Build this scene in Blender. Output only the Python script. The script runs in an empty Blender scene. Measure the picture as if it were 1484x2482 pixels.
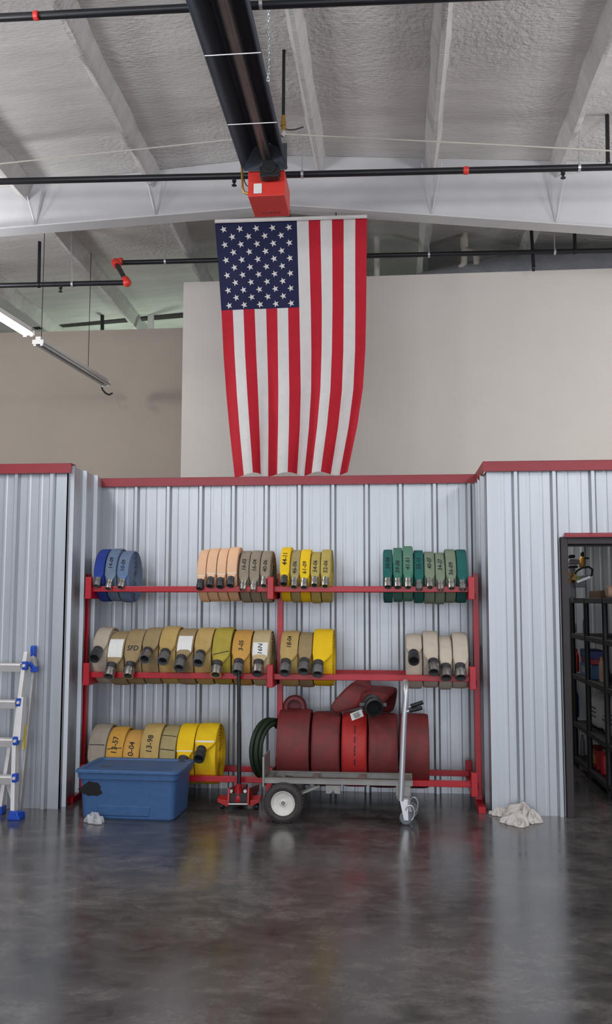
import bpy, bmesh, math, random
from mathutils import Vector, Matrix
random.seed(7)
SC = bpy.context.scene
COL = SC.collection
PI = math.pi
# ------------------------------------------------------------------ camera
F = 2200.0; PITCH = .0964; YAW = .0985; ROLL = .0019; CH = 1.679
_cy, _sy, _cp, _sp, _cr, _sr = math.cos(YAW), math.sin(YAW), math.cos(PITCH), math.sin(PITCH), math.cos(ROLL), math.sin(ROLL)
_R0 = Vector((_cy, _sy, 0)); _H = Vector((-_sy, _cy, 0)); _Z = Vector((0, 0, 1))
FW = _H*_cp + _Z*_sp; _U0 = _Z*_cp - _H*_sp
RT = _R0*_cr + _U0*_sr; UP = _U0*_cr - _R0*_sr
CAM = Vector((0, 0, CH))
def ray(px, py): return FW + RT*((px-742)/F) - UP*((py-1241)/F)
def at(px, py, Y):
    d = ray(px, py); return CAM + d*(Y/d.y)
def gp(px, py, z=0.0):
    d = ray(px, py); return CAM + d*((z-CH)/d.z)
def atx(px, py, X):
    d = ray(px, py); return CAM + d*(X/d.x)
def px_of(P):
    v = Vector(P)-CAM; d = v.dot(FW); return 742+F*v.dot(RT)/d, 1241-F*v.dot(UP)/d
cd = bpy.data.cameras.new('camera'); cam = bpy.data.objects.new('camera', cd); COL.objects.link(cam)
cd.sensor_fit = 'VERTICAL'; cd.sensor_height = 24; cd.lens = F/2482*24; cd.clip_end = 200
M = Matrix.Identity(4)
for i in range(3):
    M[i][0] = RT[i]; M[i][1] = UP[i]; M[i][2] = -FW[i]; M[i][3] = CAM[i]
cam.matrix_world = M
SC.camera = cam
# ------------------------------------------------------------------ materials
def lin(c):
    return tuple(((x/255)/12.92 if x/255 <= .04045 else ((x/255+.055)/1.055)**2.4) for x in c)
MATS = {}
def mat(name, rgb, rough=.5, metal=0., var=0., scale=8., bump=0., bscale=60., spec=.5, stretch=(1,1,1), rgb2=None, emit=0, rvar=0.):
    if name in MATS: return MATS[name]
    m = bpy.data.materials.new(name); m.use_nodes = True; nt = m.node_tree; b = nt.nodes['Principled BSDF']
    c = lin(rgb); b.inputs['Base Color'].default_value = (*c, 1); b.inputs['Roughness'].default_value = rough
    b.inputs['Metallic'].default_value = metal; b.inputs['Specular IOR Level'].default_value = spec
    if emit:
        b.inputs['Emission Color'].default_value = (*c, 1); b.inputs['Emission Strength'].default_value = emit
    if var or bump or rgb2 or rvar:
        tc = nt.nodes.new('ShaderNodeTexCoord'); mp = nt.nodes.new('ShaderNodeMapping'); nt.links.new(tc.outputs['Object'], mp.inputs[0])
        mp.inputs['Scale'].default_value = stretch
    if var or rgb2:
        n = nt.nodes.new('ShaderNodeTexNoise'); n.inputs['Scale'].default_value = scale; n.inputs['Detail'].default_value = 6; n.inputs['Roughness'].default_value = .62
        nt.links.new(mp.outputs[0], n.inputs['Vector'])
        r = nt.nodes.new('ShaderNodeValToRGB'); r.color_ramp.elements[0].position = .3; r.color_ramp.elements[1].position = .7
        c2 = lin(rgb2) if rgb2 else tuple(x*(1-var) for x in c); c1 = c if rgb2 else tuple(min(1, x*(1+var)) for x in c)
        r.color_ramp.elements[0].color = (*c2, 1); r.color_ramp.elements[1].color = (*c1, 1)
        nt.links.new(n.outputs[0], r.inputs[0]); nt.links.new(r.outputs[0], b.inputs['Base Color'])
        if rvar:
            mr = nt.nodes.new('ShaderNodeMapRange'); mr.inputs[3].default_value = rough-rvar; mr.inputs[4].default_value = rough+rvar
            nt.links.new(n.outputs[0], mr.inputs[0]); nt.links.new(mr.outputs[0], b.inputs['Roughness'])
    if bump:
        n2 = nt.nodes.new('ShaderNodeTexNoise'); n2.inputs['Scale'].default_value = bscale; n2.inputs['Detail'].default_value = 5
        nt.links.new(mp.outputs[0], n2.inputs['Vector'])
        bp = nt.nodes.new('ShaderNodeBump'); bp.inputs['Strength'].default_value = bump; bp.inputs['Distance'].default_value = .02
        nt.links.new(n2.outputs[0], bp.inputs['Height']); nt.links.new(bp.outputs[0], b.inputs['Normal'])
    MATS[name] = m; return m
M_galv = mat('galvanised sheet', (184,188,193), .42, .58, .10, 1.6, .0, 9, stretch=(4,4,.3), rvar=.08)
M_galvs = mat('galvanised flashing', (190,194,204), .34, .7, .08, 3, stretch=(4,4,.5))
M_redtrim = mat('oxide red trim paint', (150,40,50), .45, 0, .06, 6)
M_beige = mat('beige wall paint', (206,199,192), .85, 0, .03, 1.2, .08, 140)
M_beige_shade = mat('shaded beige wall paint', (174,162,150), .85, 0, .03, 1.2, .08, 140)  # the beige paint again, darkened to put the far wall's shade into its colour
M_foam = mat('spray foam', (205,201,199), .9, 0, .10, 1.4, .55, 13, stretch=(.9,4.5,2))
def foam_mat():
    m = M_foam; nt = m.node_tree; b = nt.nodes['Principled BSDF']; N = nt.nodes.new
    tc = N('ShaderNodeTexCoord'); n = N('ShaderNodeTexNoise'); n.inputs['Scale'].default_value = 22; n.inputs['Detail'].default_value = 4; nt.links.new(tc.outputs['Object'], n.inputs['Vector'])
    k = N('ShaderNodeTexNoise'); k.inputs['Scale'].default_value = .55; k.inputs['Detail'].default_value = 2; nt.links.new(tc.outputs['Object'], k.inputs['Vector'])
    r = N('ShaderNodeMapRange'); r.inputs[1].default_value = .48; r.inputs[2].default_value = .62; r.inputs[3].default_value = .05; r.inputs[4].default_value = .8; nt.links.new(k.outputs[0], r.inputs[0])
    old = b.inputs['Normal'].links[0].from_node
    bp = N('ShaderNodeBump'); bp.inputs['Distance'].default_value = .03; nt.links.new(r.outputs[0], bp.inputs['Strength']); nt.links.new(n.outputs[0], bp.inputs['Height']); nt.links.new(old.outputs[0], bp.inputs['Normal']); nt.links.new(bp.outputs[0], b.inputs['Normal'])
foam_mat()
M_beam = mat('white primer steel', (198,197,199), .6, 0, .06, 1.3)
M_black = mat('black steel pipe', (30,31,36), .4, .2, .15, 5)
M_blackp = mat('black plastic', (24,24,27), .5, 0, .1, 20)
M_rubber = mat('tyre rubber', (62,58,58), .75, 0, .18, 14, .3, 60)
M_dark = mat('dark brown door frame', (50,42,44), .55, 0, .12, 6)
M_rack = mat('red rack paint', (178,3,28), .35, 0, .08, 12)
M_alu = mat('brushed aluminium', (205,205,208), .35, .75, .06, 10, stretch=(1,1,.2))
M_ladder = mat('ladder aluminium', (226,222,220), .4, .45, .05, 8)
M_blue = mat('blue ladder plastic', (22,72,178), .4, 0, .1, 12)
M_tote = mat('blue tote plastic', (60,96,142), .5, 0, .07, 22, .12, 120)
M_smudge = mat('black spray paint', (16,16,18), .7)
M_dirt = mat('brown dirt', (86,84,86), .9)
M_cast = mat('grey cast aluminium', (128,128,128), .45, .6, .15, 30)
M_bright = mat('bright chrome coupling', (178,176,172), .25, .85, .1, 30)
M_gun = mat('dark anodised coupling', (78,78,82), .45, .55, .12, 30)
M_gasket_shade = mat('black gasket', (10,10,11), .8)  # gasket black that also paints the shade inside coupling bores
M_ink = mat('black marker ink', (30,28,30), .7)
M_white = mat('white paint', (226,224,220), .5)
M_paper = mat('white paper label', (232,232,228), .6, 0, .04, 30)
M_burner = mat('red burner enamel', (222,58,48), .4, 0, .05, 8)
M_heat = mat('black heater sheet', (86,90,100), .42, .3, .2, 4, stretch=(6,.5,6))
M_frred = mat('flag red cloth', (184,12,38), .8, 0, .06, 9, .25, 30)
M_frwhite = mat('flag white cloth', (216,212,210), .8, 0, .04, 9, .25, 30)
M_frblue = mat('flag blue cloth', (19,24,66), .8, 0, .06, 9, .25, 30)
M_redrub = mat('red rubber hose', (128,42,44), .6, 0, .22, 10, .15, 90, rgb2=(98,46,46))
M_redrub2 = mat('bright red rubber hose', (176,36,36), .55, 0, .12, 10, .1, 90)
M_green = mat('green rubber hose', (22,42,22), .6, 0, .2, 14)
M_jack = mat('red jack enamel', (176,30,34), .4, 0, .15, 16)
M_cart = mat('grey cart aluminium', (140,138,134), .45, .5, .14, 9)
M_rag = mat('white rag cloth', (206,198,192), .9, 0, .10, 16, .4, 60)
M_film = mat('clear plastic film', (220,222,226), .2, 0, .06, 20)
M_brass = mat('brass fitting', (190,150,80), .35, .8)
M_chain = mat('zinc chain', (215,225,225), .3, .8)
M_pvc = mat('white pvc', (196,190,180), .5)
M_duct = mat('foil duct', (170,174,182), .35, .6, .1, 5, .5, 22)
# floor
def floor_mat():
    m = bpy.data.materials.new('polished stained concrete'); m.use_nodes = True; nt = m.node_tree; b = nt.nodes['Principled BSDF']
    tc = nt.nodes.new('ShaderNodeTexCoord')
    def noise(s, sc, det=8, ro=.65, dist=0.):
        mp = nt.nodes.new('ShaderNodeMapping'); mp.inputs['Scale'].default_value = sc; nt.links.new(tc.outputs['Object'], mp.inputs[0])
        n = nt.nodes.new('ShaderNodeTexNoise'); n.inputs['Scale'].default_value = s; n.inputs['Detail'].default_value = det; n.inputs['Roughness'].default_value = ro; n.inputs['Distortion'].default_value = dist
        nt.links.new(mp.outputs[0], n.inputs['Vector']); return n
    n1 = noise(1.1, (1,1,1), 10, .68, .6); n2 = noise(5.5, (.8,1.2,1), 8, .7, .3); n3 = noise(38, (1,1,1), 4, .6)
    r = nt.nodes.new('ShaderNodeValToRGB'); e = r.color_ramp.elements
    e[0].position = .36; e[0].color = (*lin((46,44,45)), 1); e[1].position = .66; e[1].color = (*lin((114,109,106)), 1)
    k = r.color_ramp.elements.new(.5); k.color = (*lin((77,73,72)), 1)
    mx = nt.nodes.new('ShaderNodeMix'); mx.inputs['Factor'].default_value = .5
    nt.links.new(n1.outputs[0], mx.inputs[2]); nt.links.new(n2.outputs[0], mx.inputs[3])
    mx2 = nt.nodes.new('ShaderNodeMix'); mx2.inputs['Factor'].default_value = .13
    nt.links.new(mx.outputs[0], mx2.inputs[2]); nt.links.new(n3.outputs[0], mx2.inputs[3])
    nt.links.new(mx2.outputs[0], r.inputs[0]); nt.links.new(r.outputs[0], b.inputs['Base Color'])
    mr = nt.nodes.new('ShaderNodeMapRange'); mr.inputs[1].default_value = .3; mr.inputs[2].default_value = .7; mr.inputs[3].default_value = .13; mr.inputs[4].default_value = .27
    nt.links.new(n2.outputs[0], mr.inputs[0]); nt.links.new(mr.outputs[0], b.inputs['Roughness'])
    bp = nt.nodes.new('ShaderNodeBump'); bp.inputs['Strength'].default_value = .04; bp.inputs['Distance'].default_value = .01
    nt.links.new(n2.outputs[0], bp.inputs['Height']); nt.links.new(bp.outputs[0], b.inputs['Normal'])
    b.inputs['Specular IOR Level'].default_value = 1.0
    return m
M_floor = floor_mat()
# ------------------------------------------------------------------ mesh helpers (world coordinates)
def basis(d):
    d = Vector(d).normalized(); a = Vector((0,0,1)) if abs(d.z) < .9 else Vector((1,0,0))
    u = d.cross(a).normalized(); return u, d.cross(u).normalized(), d
class MB:
    def __init__(s): s.v = []; s.f = []; s.mi = []; s.cur = 0
    def add(s, vs, fs):
        o = len(s.v); s.v += [tuple(v) for v in vs]; s.f += [tuple(i+o for i in f) for f in fs]; s.mi += [s.cur]*len(fs); return s
    def box(s, c, size, R=None):
        c = Vector(c); vs = []
        for x in (-.5,.5):
            for y in (-.5,.5):
                for z in (-.5,.5):
                    p = Vector((x*size[0], y*size[1], z*size[2])); vs.append(c+(R @ p if R else p))
        return s.add(vs, [(0,1,3,2),(4,6,7,5),(0,4,5,1),(2,3,7,6),(0,2,6,4),(1,5,7,3)])
    def bb(s, a, b):
        return s.box([(a[i]+b[i])/2 for i in range(3)], [abs(b[i]-a[i]) for i in range(3)])
    def beam(s, p0, p1, w, h, up=(0,0,1)):
        p0 = Vector(p0); p1 = Vector(p1); d = (p1-p0); L = d.length; d.normalize(); u = Vector(up)
        if abs(d.dot(u)) > .98: u = Vector((0,-1,0))
        x = d.cross(u).normalized(); z = x.cross(d).normalized()
        R = Matrix((x, d, z)).transposed(); return s.box((p0+p1)/2, (w, L, h), R)
    def hexa(s, bot, top):
        n = len(bot); vs = list(bot)+list(top); fs = [tuple(reversed(range(n))), tuple(range(n, 2*n))]
        fs += [(i, (i+1) % n, n+(i+1) % n, n+i) for i in range(n)]; return s.add(vs, fs)
    def tube(s, pts, r, seg=12, cap=True, closed=False):
        pts = [Vector(p) for p in pts]; n = len(pts); rr = r if isinstance(r, (list, tuple)) else [r]*n
        vs = []; fs = []; pu = None
        for i, p in enumerate(pts):
            if closed: d = pts[(i+1) % n]-pts[i-1]
            else: d = (pts[min(i+1, n-1)]-pts[max(i-1, 0)])
            d.normalize()
            if pu is None: pu, _, _ = basis(d)
            u = (pu-d*pu.dot(d)).normalized(); w = d.cross(u); pu = u
            for k in range(seg):
                a = 2*PI*k/seg; vs.append(p+(u*math.cos(a)+w*math.sin(a))*rr[i])
        m = n if closed else n-1
        for i in range(m):
            for k in range(seg):
                j = (i+1) % n; fs.append((i*seg+k, i*seg+(k+1) % seg, j*seg+(k+1) % seg, j*seg+k))
        if cap and not closed: fs += [tuple(reversed(range(seg))), tuple(range((n-1)*seg, n*seg))]
        return s.add(vs, fs)
    def lathe(s, o, d, prof, seg=24, closed=False):
        o = Vector(o); u, w, d = basis(d); vs = []; fs = []
        for (r, h) in prof:
            for k in range(seg):
                a = 2*PI*k/seg; vs.append(o+d*h+(u*math.cos(a)+w*math.sin(a))*max(r, 1e-5))
        n = len(prof); m = n if closed else n-1
        for i in range(m):
            for k in range(seg):
                j = (i+1) % n; fs.append((i*seg+k, i*seg+(k+1) % seg, j*seg+(k+1) % seg, j*seg+k))
        return s.add(vs, fs)
    def ball(s, c, r, seg=12, sc=(1,1,1)):
        c = Vector(c); vs = []; fs = []; n = seg//2
        for i in range(n+1):
            t = PI*i/n
            for k in range(seg):
                a = 2*PI*k/seg; vs.append(c+Vector((r*sc[0]*math.sin(t)*math.cos(a), r*sc[1]*math.sin(t)*math.sin(a), r*sc[2]*math.cos(t))))
        for i in range(n):
            for k in range(seg): fs.append((i*seg+k, i*seg+(k+1) % seg, (i+1)*seg+(k+1) % seg, (i+1)*seg+k))
        return s.add(vs, fs)
    def prism(s, poly, d):
        d = Vector(d); return s.hexa([Vector(p) for p in poly], [Vector(p)+d for p in poly])
    def grid(s, fn, nu, nv):
        vs = [fn(i/nu, j/nv) for j in range(nv+1) for i in range(nu+1)]
        fs = [(j*(nu+1)+i, j*(nu+1)+i+1, (j+1)*(nu+1)+i+1, (j+1)*(nu+1)+i) for j in range(nv) for i in range(nu)]
        return s.add(vs, fs)
    def build(s, name, m, parent=None, smooth=False, bevel=0., sub=0, solid=0., angle=40):
        o = Vector((0,0,0)); p = parent
        while p is not None: o += p.location; p = p.parent
        me = bpy.data.meshes.new(name)
        if parent is None:                       # a one-mesh object: origin at its base centre
            xs = [v[0] for v in s.v]; ys = [v[1] for v in s.v]; zs = [v[2] for v in s.v]
            o = Vector(((min(xs)+max(xs))/2, (min(ys)+max(ys))/2, min(zs)))
        me.from_pydata([tuple(Vector(v)-o) for v in s.v], [], s.f)
        for mm in (m if isinstance(m, (list, tuple)) else [m]): me.materials.append(mm)
        if isinstance(m, (list, tuple)):
            for i, pl in enumerate(me.polygons): pl.material_index = s.mi[i]
        bm = bmesh.new(); bm.from_mesh(me); bmesh.ops.recalc_face_normals(bm, faces=bm.faces[:])
        if smooth:
            for f in bm.faces: f.smooth = True
            for e in bm.edges:
                if len(e.link_faces) == 2 and e.calc_face_angle(0) > math.radians(angle): e.smooth = False
        bm.to_mesh(me); bm.free(); me.update()
        ob = bpy.data.objects.new(name, me); COL.objects.link(ob)
        if parent is None: ob.location = o
        else: ob.parent = parent
        if bevel:
            b = ob.modifiers.new('bevel', 'BEVEL'); b.width = bevel; b.segments = 2; b.limit_method = 'ANGLE'; b.angle_limit = math.radians(35)
        if solid:
            b = ob.modifiers.new('solid', 'SOLIDIFY'); b.thickness = solid
        if sub:
            b = ob.modifiers.new('sub', 'SUBSURF'); b.levels = sub; b.render_levels = sub
        return ob
def tag(o, label, cat, group=None):
    o['label'] = label; o['category'] = cat
    if group: o['group'] = group
    return o
def thing(name, loc, label, cat, group=None):
    o = bpy.data.objects.new(name, None); COL.objects.link(o); o.location = loc; o.empty_display_size = .1
    return tag(o, label, cat, group)
def struct(o, label, cat):
    o['kind'] = 'structure'; return tag(o, label, cat)
TXT = {}
def text_polys(body, size=1.0):
    """vertices (x,y) and faces of a text, centred, height about `size`"""
    if body in TXT: vs, fs = TXT[body]
    else:
        cu = bpy.data.curves.new('writing', 'FONT'); cu.body = body; cu.size = 1; cu.align_x = 'CENTER'; cu.align_y = 'CENTER'; cu.resolution_u = 3; cu.offset = .012; cu.shear = .12
        ob = bpy.data.objects.new('writing', cu); COL.objects.link(ob); bpy.context.view_layer.update()
        me = bpy.data.meshes.new_from_object(ob.evaluated_get(bpy.context.evaluated_depsgraph_get()))
        vs = [tuple(v.co) for v in me.vertices]; fs = [tuple(p.vertices) for p in me.polygons]
        bpy.data.objects.remove(ob); bpy.data.curves.remove(cu); bpy.data.meshes.remove(me); TXT[body] = (vs, fs)
    return [(x*size, y*size) for x, y, _ in vs], fs
def blob(cx, cz, rx, rz, n=26, rough=.18, seed=1):
    r = random.Random(seed); ph = [r.uniform(0, 6.28) for _ in range(4)]
    return [(cx+rx*math.cos(a)*(k := 1+rough*(math.sin(3*a+ph[0])*.5+math.sin(5*a+ph[1])*.3+math.sin(9*a+ph[2])*.25)), cz+rz*math.sin(a)*k) for a in [2*PI*i/n for i in range(n)]]
# ------------------------------------------------------------------ setting
YL, YR, YB, ZT = 7.27, 7.45, 8.20, 2.80
def ribbed(mb, a, b, z0, z1, nrm, ribs, back=.03, minor=True, hb=.031, ht=.013, hh=.032):
    a = Vector((*a, 0)); b = Vector((*b, 0)); L = (b-a).length; d = (b-a).normalized(); n = Vector((*nrm, 0))
    pr = [(0, 0)]
    ev = []
    for u in ribs: ev.append((u, hb, ht, hh))
    if minor and len(ribs) > 1:
        sp = ribs[1]-ribs[0]
        for u in [ribs[0]-sp]+list(ribs):
            for q in (1/3, 2/3): ev.append((u+sp*q, .018, .008, .0017))
    for (u, wb, wt, h) in sorted(ev):
        if u-wb > pr[-1][0]+.001 and u+wb < L-.001: pr += [(u-wb, 0), (u-wt, h), (u+wt, h), (u+wb, 0)]
    pr.append((L, 0)); poly = pr+[(L, -back), (0, -back)]
    P = [a+d*u+n*v for u, v in poly]
    # front as quads, back and ends
    vs = [p+Vector((0,0,z0)) for p in P]+[p+Vector((0,0,z1)) for p in P]; k = len(P)
    fs = [(i, (i+1) % k, k+(i+1) % k, k+i) for i in range(k)]
    fs += [tuple(range(k, 2*k))]
    mb.add(vs, fs)
def ribs_from(x0, xa, xb, sp=.305):
    k = math.ceil((xa-x0)/sp); out = []
    while x0+k*sp < xb: out.append(x0+k*sp); k += 1
    return out
XLc = at(163, 1165, YL).x           # left block corner
XRc = at(1179, 1150, YR).x          # right block corner
# floor
mb = MB(); mb.bb((-14, -8, -.1), (14, 18, 0)); struct(mb.build('floor', M_floor), 'polished dark mottled concrete floor of the hall', 'floor')
# back wall of the bay
x0 = at(727, 1180, YB).x
mb = MB(); rb = [x-XLc for x in ribs_from(x0, XLc, XRc)]
ribbed(mb, (XLc, YB), (XRc, YB), 0, ZT-.02, (0,-1), rb)
struct(mb.build('wall_back', M_galv), 'ribbed galvanised back wall of the bay behind the red rack', 'wall')
# left block
xl = at(41.7, 1200, YL).x
mb = MB(); xa = -6.5
rb = [x-xa for x in ribs_from(xl, xa, XLc-.12)]
ribbed(mb, (xa, YL), (XLc-.085, YL), 0, ZT-.02, (0,-1), rb)
mb.bb((XLc-.085, YL-.006, 0), (XLc, YL+.03, ZT-.02))        # corner flashing
ribbed(mb, (XLc, YL), (XLc, YB), 0, ZT, (1,0), [.10,.405,.70], minor=True, hb=.03, ht=.02)
struct(mb.build('wall_left', M_galv), 'ribbed galvanised wall of the left block with its return into the bay', 'wall')
# right block with the doorway
DX0 = at(1360, 1400, YR).x; DX1 = DX0+1.02; DZ = at(1362, 1303, YR).z
xr = at(1249, 1170, YR).x
mb = MB()
ribbed(mb, (XRc+.05, YR), (DX0-.005, YR), 0, ZT-.02, (0,-1), [x-XRc-.05 for x in ribs_from(xr, XRc+.05, DX0-.03)])
mb.bb((XRc, YR-.006, 0), (XRc+.05, YR+.03, ZT-.02))
ribbed(mb, (DX0-.005, YR), (DX1+.005, YR), DZ+.005, ZT-.02, (0,-1), [x-DX0+.005 for x in ribs_from(xr, DX0, DX1)])
ribbed(mb, (DX1+.005, YR), (6.5, YR), 0, ZT-.02, (0,-1), [x-DX1-.005 for x in ribs_from(xr, DX1+.03, 6.5)])
ribbed(mb, (XRc, YB), (XRc, YR), 0, ZT-.07, (-1,0), [.05,.27,.52], minor=False, hb=.035, ht=.02)
struct(mb.build('wall_right', M_galv), 'ribbed galvanised wall of the right block around the doorway', 'wall')
# store room behind the doorway
mb = MB(); ribbed(mb, (XRc+.03, 10.45), (6.5, 10.45), 0, 2.7, (0,-1), ribs_from(.1, .05, 6.5-XRc))
struct(mb.build('wall_storeroom', M_galv), 'ribbed metal rear wall of the store room seen through the doorway', 'wall')
mb = MB(); mb.bb((XRc+.03, YR+.04, 2.66), (6.5, 10.45, 2.70)); mb.bb((6.46, YR+.04, 0), (6.5, 10.45, 2.7)); mb.bb((XRc, YB+.03, 0), (XRc+.03, 10.45, 2.7))
struct(mb.build('ceiling_storeroom', M_beige), 'plain lid and inner walls of the store room', 'ceiling')
# trims
mb = MB(); zt0 = at(100, 1149, YL).z
mb.bb((xa, YL-.05, zt0), (at(172, 1137, YL-.05).x, YL-.035, ZT+.003)); mb.bb((xa, YL-.05, ZT-.003), (at(172, 1137, YL-.05).x, YL+.06, ZT+.003))
struct(mb.build('trim_1', M_redtrim), 'red cap trim along the top of the left block', 'trim')
mb = MB(); zt1 = at(700, 1175, YB-.05).z
mb.bb((XLc+.0, YB-.05, zt1), (XRc, YB-.035, ZT)); mb.bb((XLc, YB-.05, ZT-.006), (XRc, YB+.06, ZT))
struct(mb.build('trim_2', M_redtrim), 'red cap trim along the top of the bay back wall', 'trim')
mb = MB(); zt2 = at(1300, 1141, YR-.05).z; xt = at(1171, 1130, YR-.05).x
mb.bb((xt, YR-.05, zt2), (6.5, YR-.035, ZT)); mb.bb((xt, YR-.035, zt2), (xt+.012, YB-.03, ZT)); mb.bb((xt, YR-.05, ZT-.006), (6.5, YR+.06, ZT))
struct(mb.build('trim_3', M_redtrim), 'red cap trim turning the corner above the right block', 'trim')
mb = MB(); mb.prism([(DX0+.03, YR-.03, DZ+.002), (DX0+.03, YR-.075, DZ-.002), (DX0+.03, YR-.075, DZ+.018), (DX0+.03, YR-.03, DZ+.036)], (1.1,0,0))
struct(mb.build('trim_4', M_redtrim), 'thin red drip trim above the doorway', 'trim')
jw = .052
mb = MB()
mb.bb((DX0, YR-.045, 0), (DX0+jw, YR+.11, DZ)); mb.bb((DX1-jw, YR-.045, 0), (DX1, YR+.11, DZ)); mb.bb((DX0+jw, YR-.045, DZ-.055), (DX1-jw, YR+.11, DZ))
mb.bb((DX0+jw, YR+.03, 0), (DX0+jw+.015, YR+.06, DZ-.055)); mb.bb((DX0+jw, YR+.03, DZ-.07), (DX1-jw, YR+.06, DZ-.055))
struct(mb.build('door_1', M_dark, bevel=.003), 'dark brown steel door frame of the open doorway on the right', 'door frame')
# upper beige walls
YW = 10.6; zw = at(700, 676, YW).z; xw = at(442, 900, YW).x
mb = MB(); mb.bb((xw, YW, 0), (9, YW+.15, zw)); mb.bb((xw, YW-.012, zw-.03), (9, YW, zw)) if False else None
struct(mb.build('wall_beige', M_beige), 'tall beige painted wall rising behind the flag', 'wall')
d = ray(250, 800); YW2 = (zw-CH)/d.z*d.y
mb = MB(); mb.bb((-12, YW2, 0), (xw+.15, YW2+.15, zw)); mb.bb((xw, YW+.15, 0), (xw+.15, YW2, zw))
struct(mb.build('wall_beige_shaded', M_beige_shade), 'beige wall set further back on the left, shade in its colour', 'wall')
# roof
YF = 9.05
rp = at(690, 378, YF); XRG, ZRG = rp.x, rp.z
sl = .068
def zc(x): return ZRG-abs(x-XRG)*sl
mb = MB()
for (xa_, xb_) in ((-14, XRG), (XRG, 14)):
    mb.hexa([(xa_, -8, zc(xa_)), (xb_, -8, zc(xb_)), (xb_, 17, zc(xb_)), (xa_, 17, zc(xa_))], [(xa_, -8, zc(xa_)+.15), (xb_, -8, zc(xb_)+.15), (xb_, 17, zc(xb_)+.15), (xa_, 17, zc(xa_)+.15)])
struct(mb.build('ceiling', M_foam), 'pale spray foamed underside of the low gable roof', 'ceiling')
mb = MB(); mb.bb((-14, 16.4, 0), (14, 16.6, ZRG-.1)); struct(mb.build('wall_end', M_foam), 'pale foam covered end wall of the hall far behind', 'wall')
# purlins
def purlin(px, py, w, h, lab, skew=0.):
    x = at(px, py, YF).x; z = zc(x); mb = MB(); r = random.Random(int(px)); ph = r.uniform(0, 9)
    prof = [(-w*.95, .0), (-w*.62, -h*.35), (-w*.42, -h*.8), (-w*.25, -h), (w*.25, -h), (w*.42, -h*.8), (w*.62, -h*.35), (w*.95, 0), (w*.5, .05), (-w*.5, .05)]
    n = 120; vs = []; fs = []; k = len(prof)
    for i in range(n+1):
        y = -3+19.4*i/n
        for j, (a, b) in enumerate(prof):
            q = 1+.10*math.sin(y*5+j*1.7+ph)+r.uniform(-.07, .07)
            vs.append((x+a*q+skew*(YF-y), y, z+b*(1 if j > 7 else (1+r.uniform(-.03, .03)))))
    for i in range(n):
        for j in range(k): fs.append((i*k+j, i*k+(j+1) % k, (i+1)*k+(j+1) % k, (i+1)*k+j))
    mb.add(vs, fs); o = mb.build('ceiling_beam', M_foam, smooth=True, angle=60); struct(o, lab, 'roof purlin')
purlin(-245, 440, .09, .19, 'foam coated roof purlin off the left edge of the ceiling')
purlin(65, 430, .09, .19, 'foam coated roof purlin at the far left of the ceiling', .03)
purlin(368, 405, .09, .19, 'foam coated roof purlin left of the black heater', .028)
purlin(640, 385, .05, .10, 'foam coated roof purlin running above the black heater')
purlin(775, 378, .075, .17, 'foam coated roof purlin just right of the black heater')
purlin(1046, 388, .08, .18, 'foam coated roof purlin running straight back right of centre')
purlin(1352, 396, .085, .18, 'foam coated roof purlin at the far right of the ceiling')
purlin(1660, 410, .085, .18, 'foam coated roof purlin off the right edge of the ceiling')
# rafters
def rafter(Y, pts_bot, lab, m, fl=.1, th=.02):
    """pts_bot: list of (x, z) of the bottom edge, left to right"""
    mb = MB()
    for (a, b) in zip(pts_bot[:-1], pts_bot[1:]):
        mb.hexa([(a[0], Y-th/2, a[1]), (b[0], Y-th/2, b[1]), (b[0], Y+th/2, b[1]), (a[0], Y+th/2, a[1])], [(a[0], Y-th/2, zc(a[0])-.002), (b[0], Y-th/2, zc(b[0])-.002), (b[0], Y+th/2, zc(b[0])-.002), (a[0], Y+th/2, zc(a[0])-.002)])
        mb.hexa([(a[0], Y-fl, a[1]-.012), (b[0], Y-fl, b[1]-.012), (b[0], Y+fl, b[1]-.012), (a[0], Y+fl, a[1]-.012)], [(a[0], Y-fl, a[1]), (b[0], Y-fl, b[1]), (b[0], Y+fl, b[1]), (a[0], Y+fl, a[1])])
    for px in (378, 88, 1045, 1345):                 # flange braces down from the purlins
        x = at(px, 500, Y).x; zb_ = next(p[1]+(q[1]-p[1])*(x-p[0])/(q[0]-p[0]) for p, q in zip(pts_bot[:-1], pts_bot[1:]) if p[0] <= x <= q[0])
        mb.beam((x-.09, Y-.10, zc(x)-.1), (x+.005, Y-.02, zb_+.02), .022, .004)
        mb.beam((x+.11, Y-.10, zc(x)-.1), (x+.005, Y-.02, zb_+.02), .018, .004)
    return struct(mb.build('roof_beam', m), lab, 'roof beam')
pl = at(0, 552, YF-.1); pm = at(693, 495, YF-.1); pr_ = at(1484, 549, YF-.1)
def ext(p, q, x): return (x, p.z+(q.z-p.z)*(x-p.x)/(q.x-p.x))
rafter(YF, [ext(pm, pl, -9), (pl.x, pl.z), (pm.x, pm.z), (pr_.x, pr_.z), ext(pm, pr_, 9)], 'white tapered steel rafter spanning the hall above the flag', M_beam)
# dark strut under the roof beyond the shaded beige wall
mb = MB(); mb.beam(at(-80, 797, 13.7), at(470, 752, 13.7), .14, .17); struct(mb.build('roof_beam', M_dark), 'dark steel strut under the roof beyond the shaded beige wall', 'roof beam')
p0 = at(366, 762, 13.6); mb = MB(); mb.tube([p0+Vector((0,0,-.5)), p0+Vector((0,0,.05))], .05, 10); struct(mb.build('roof_beam', M_foam, smooth=True), 'short foam coated upright below the dark strut on the left', 'roof strut')
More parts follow.
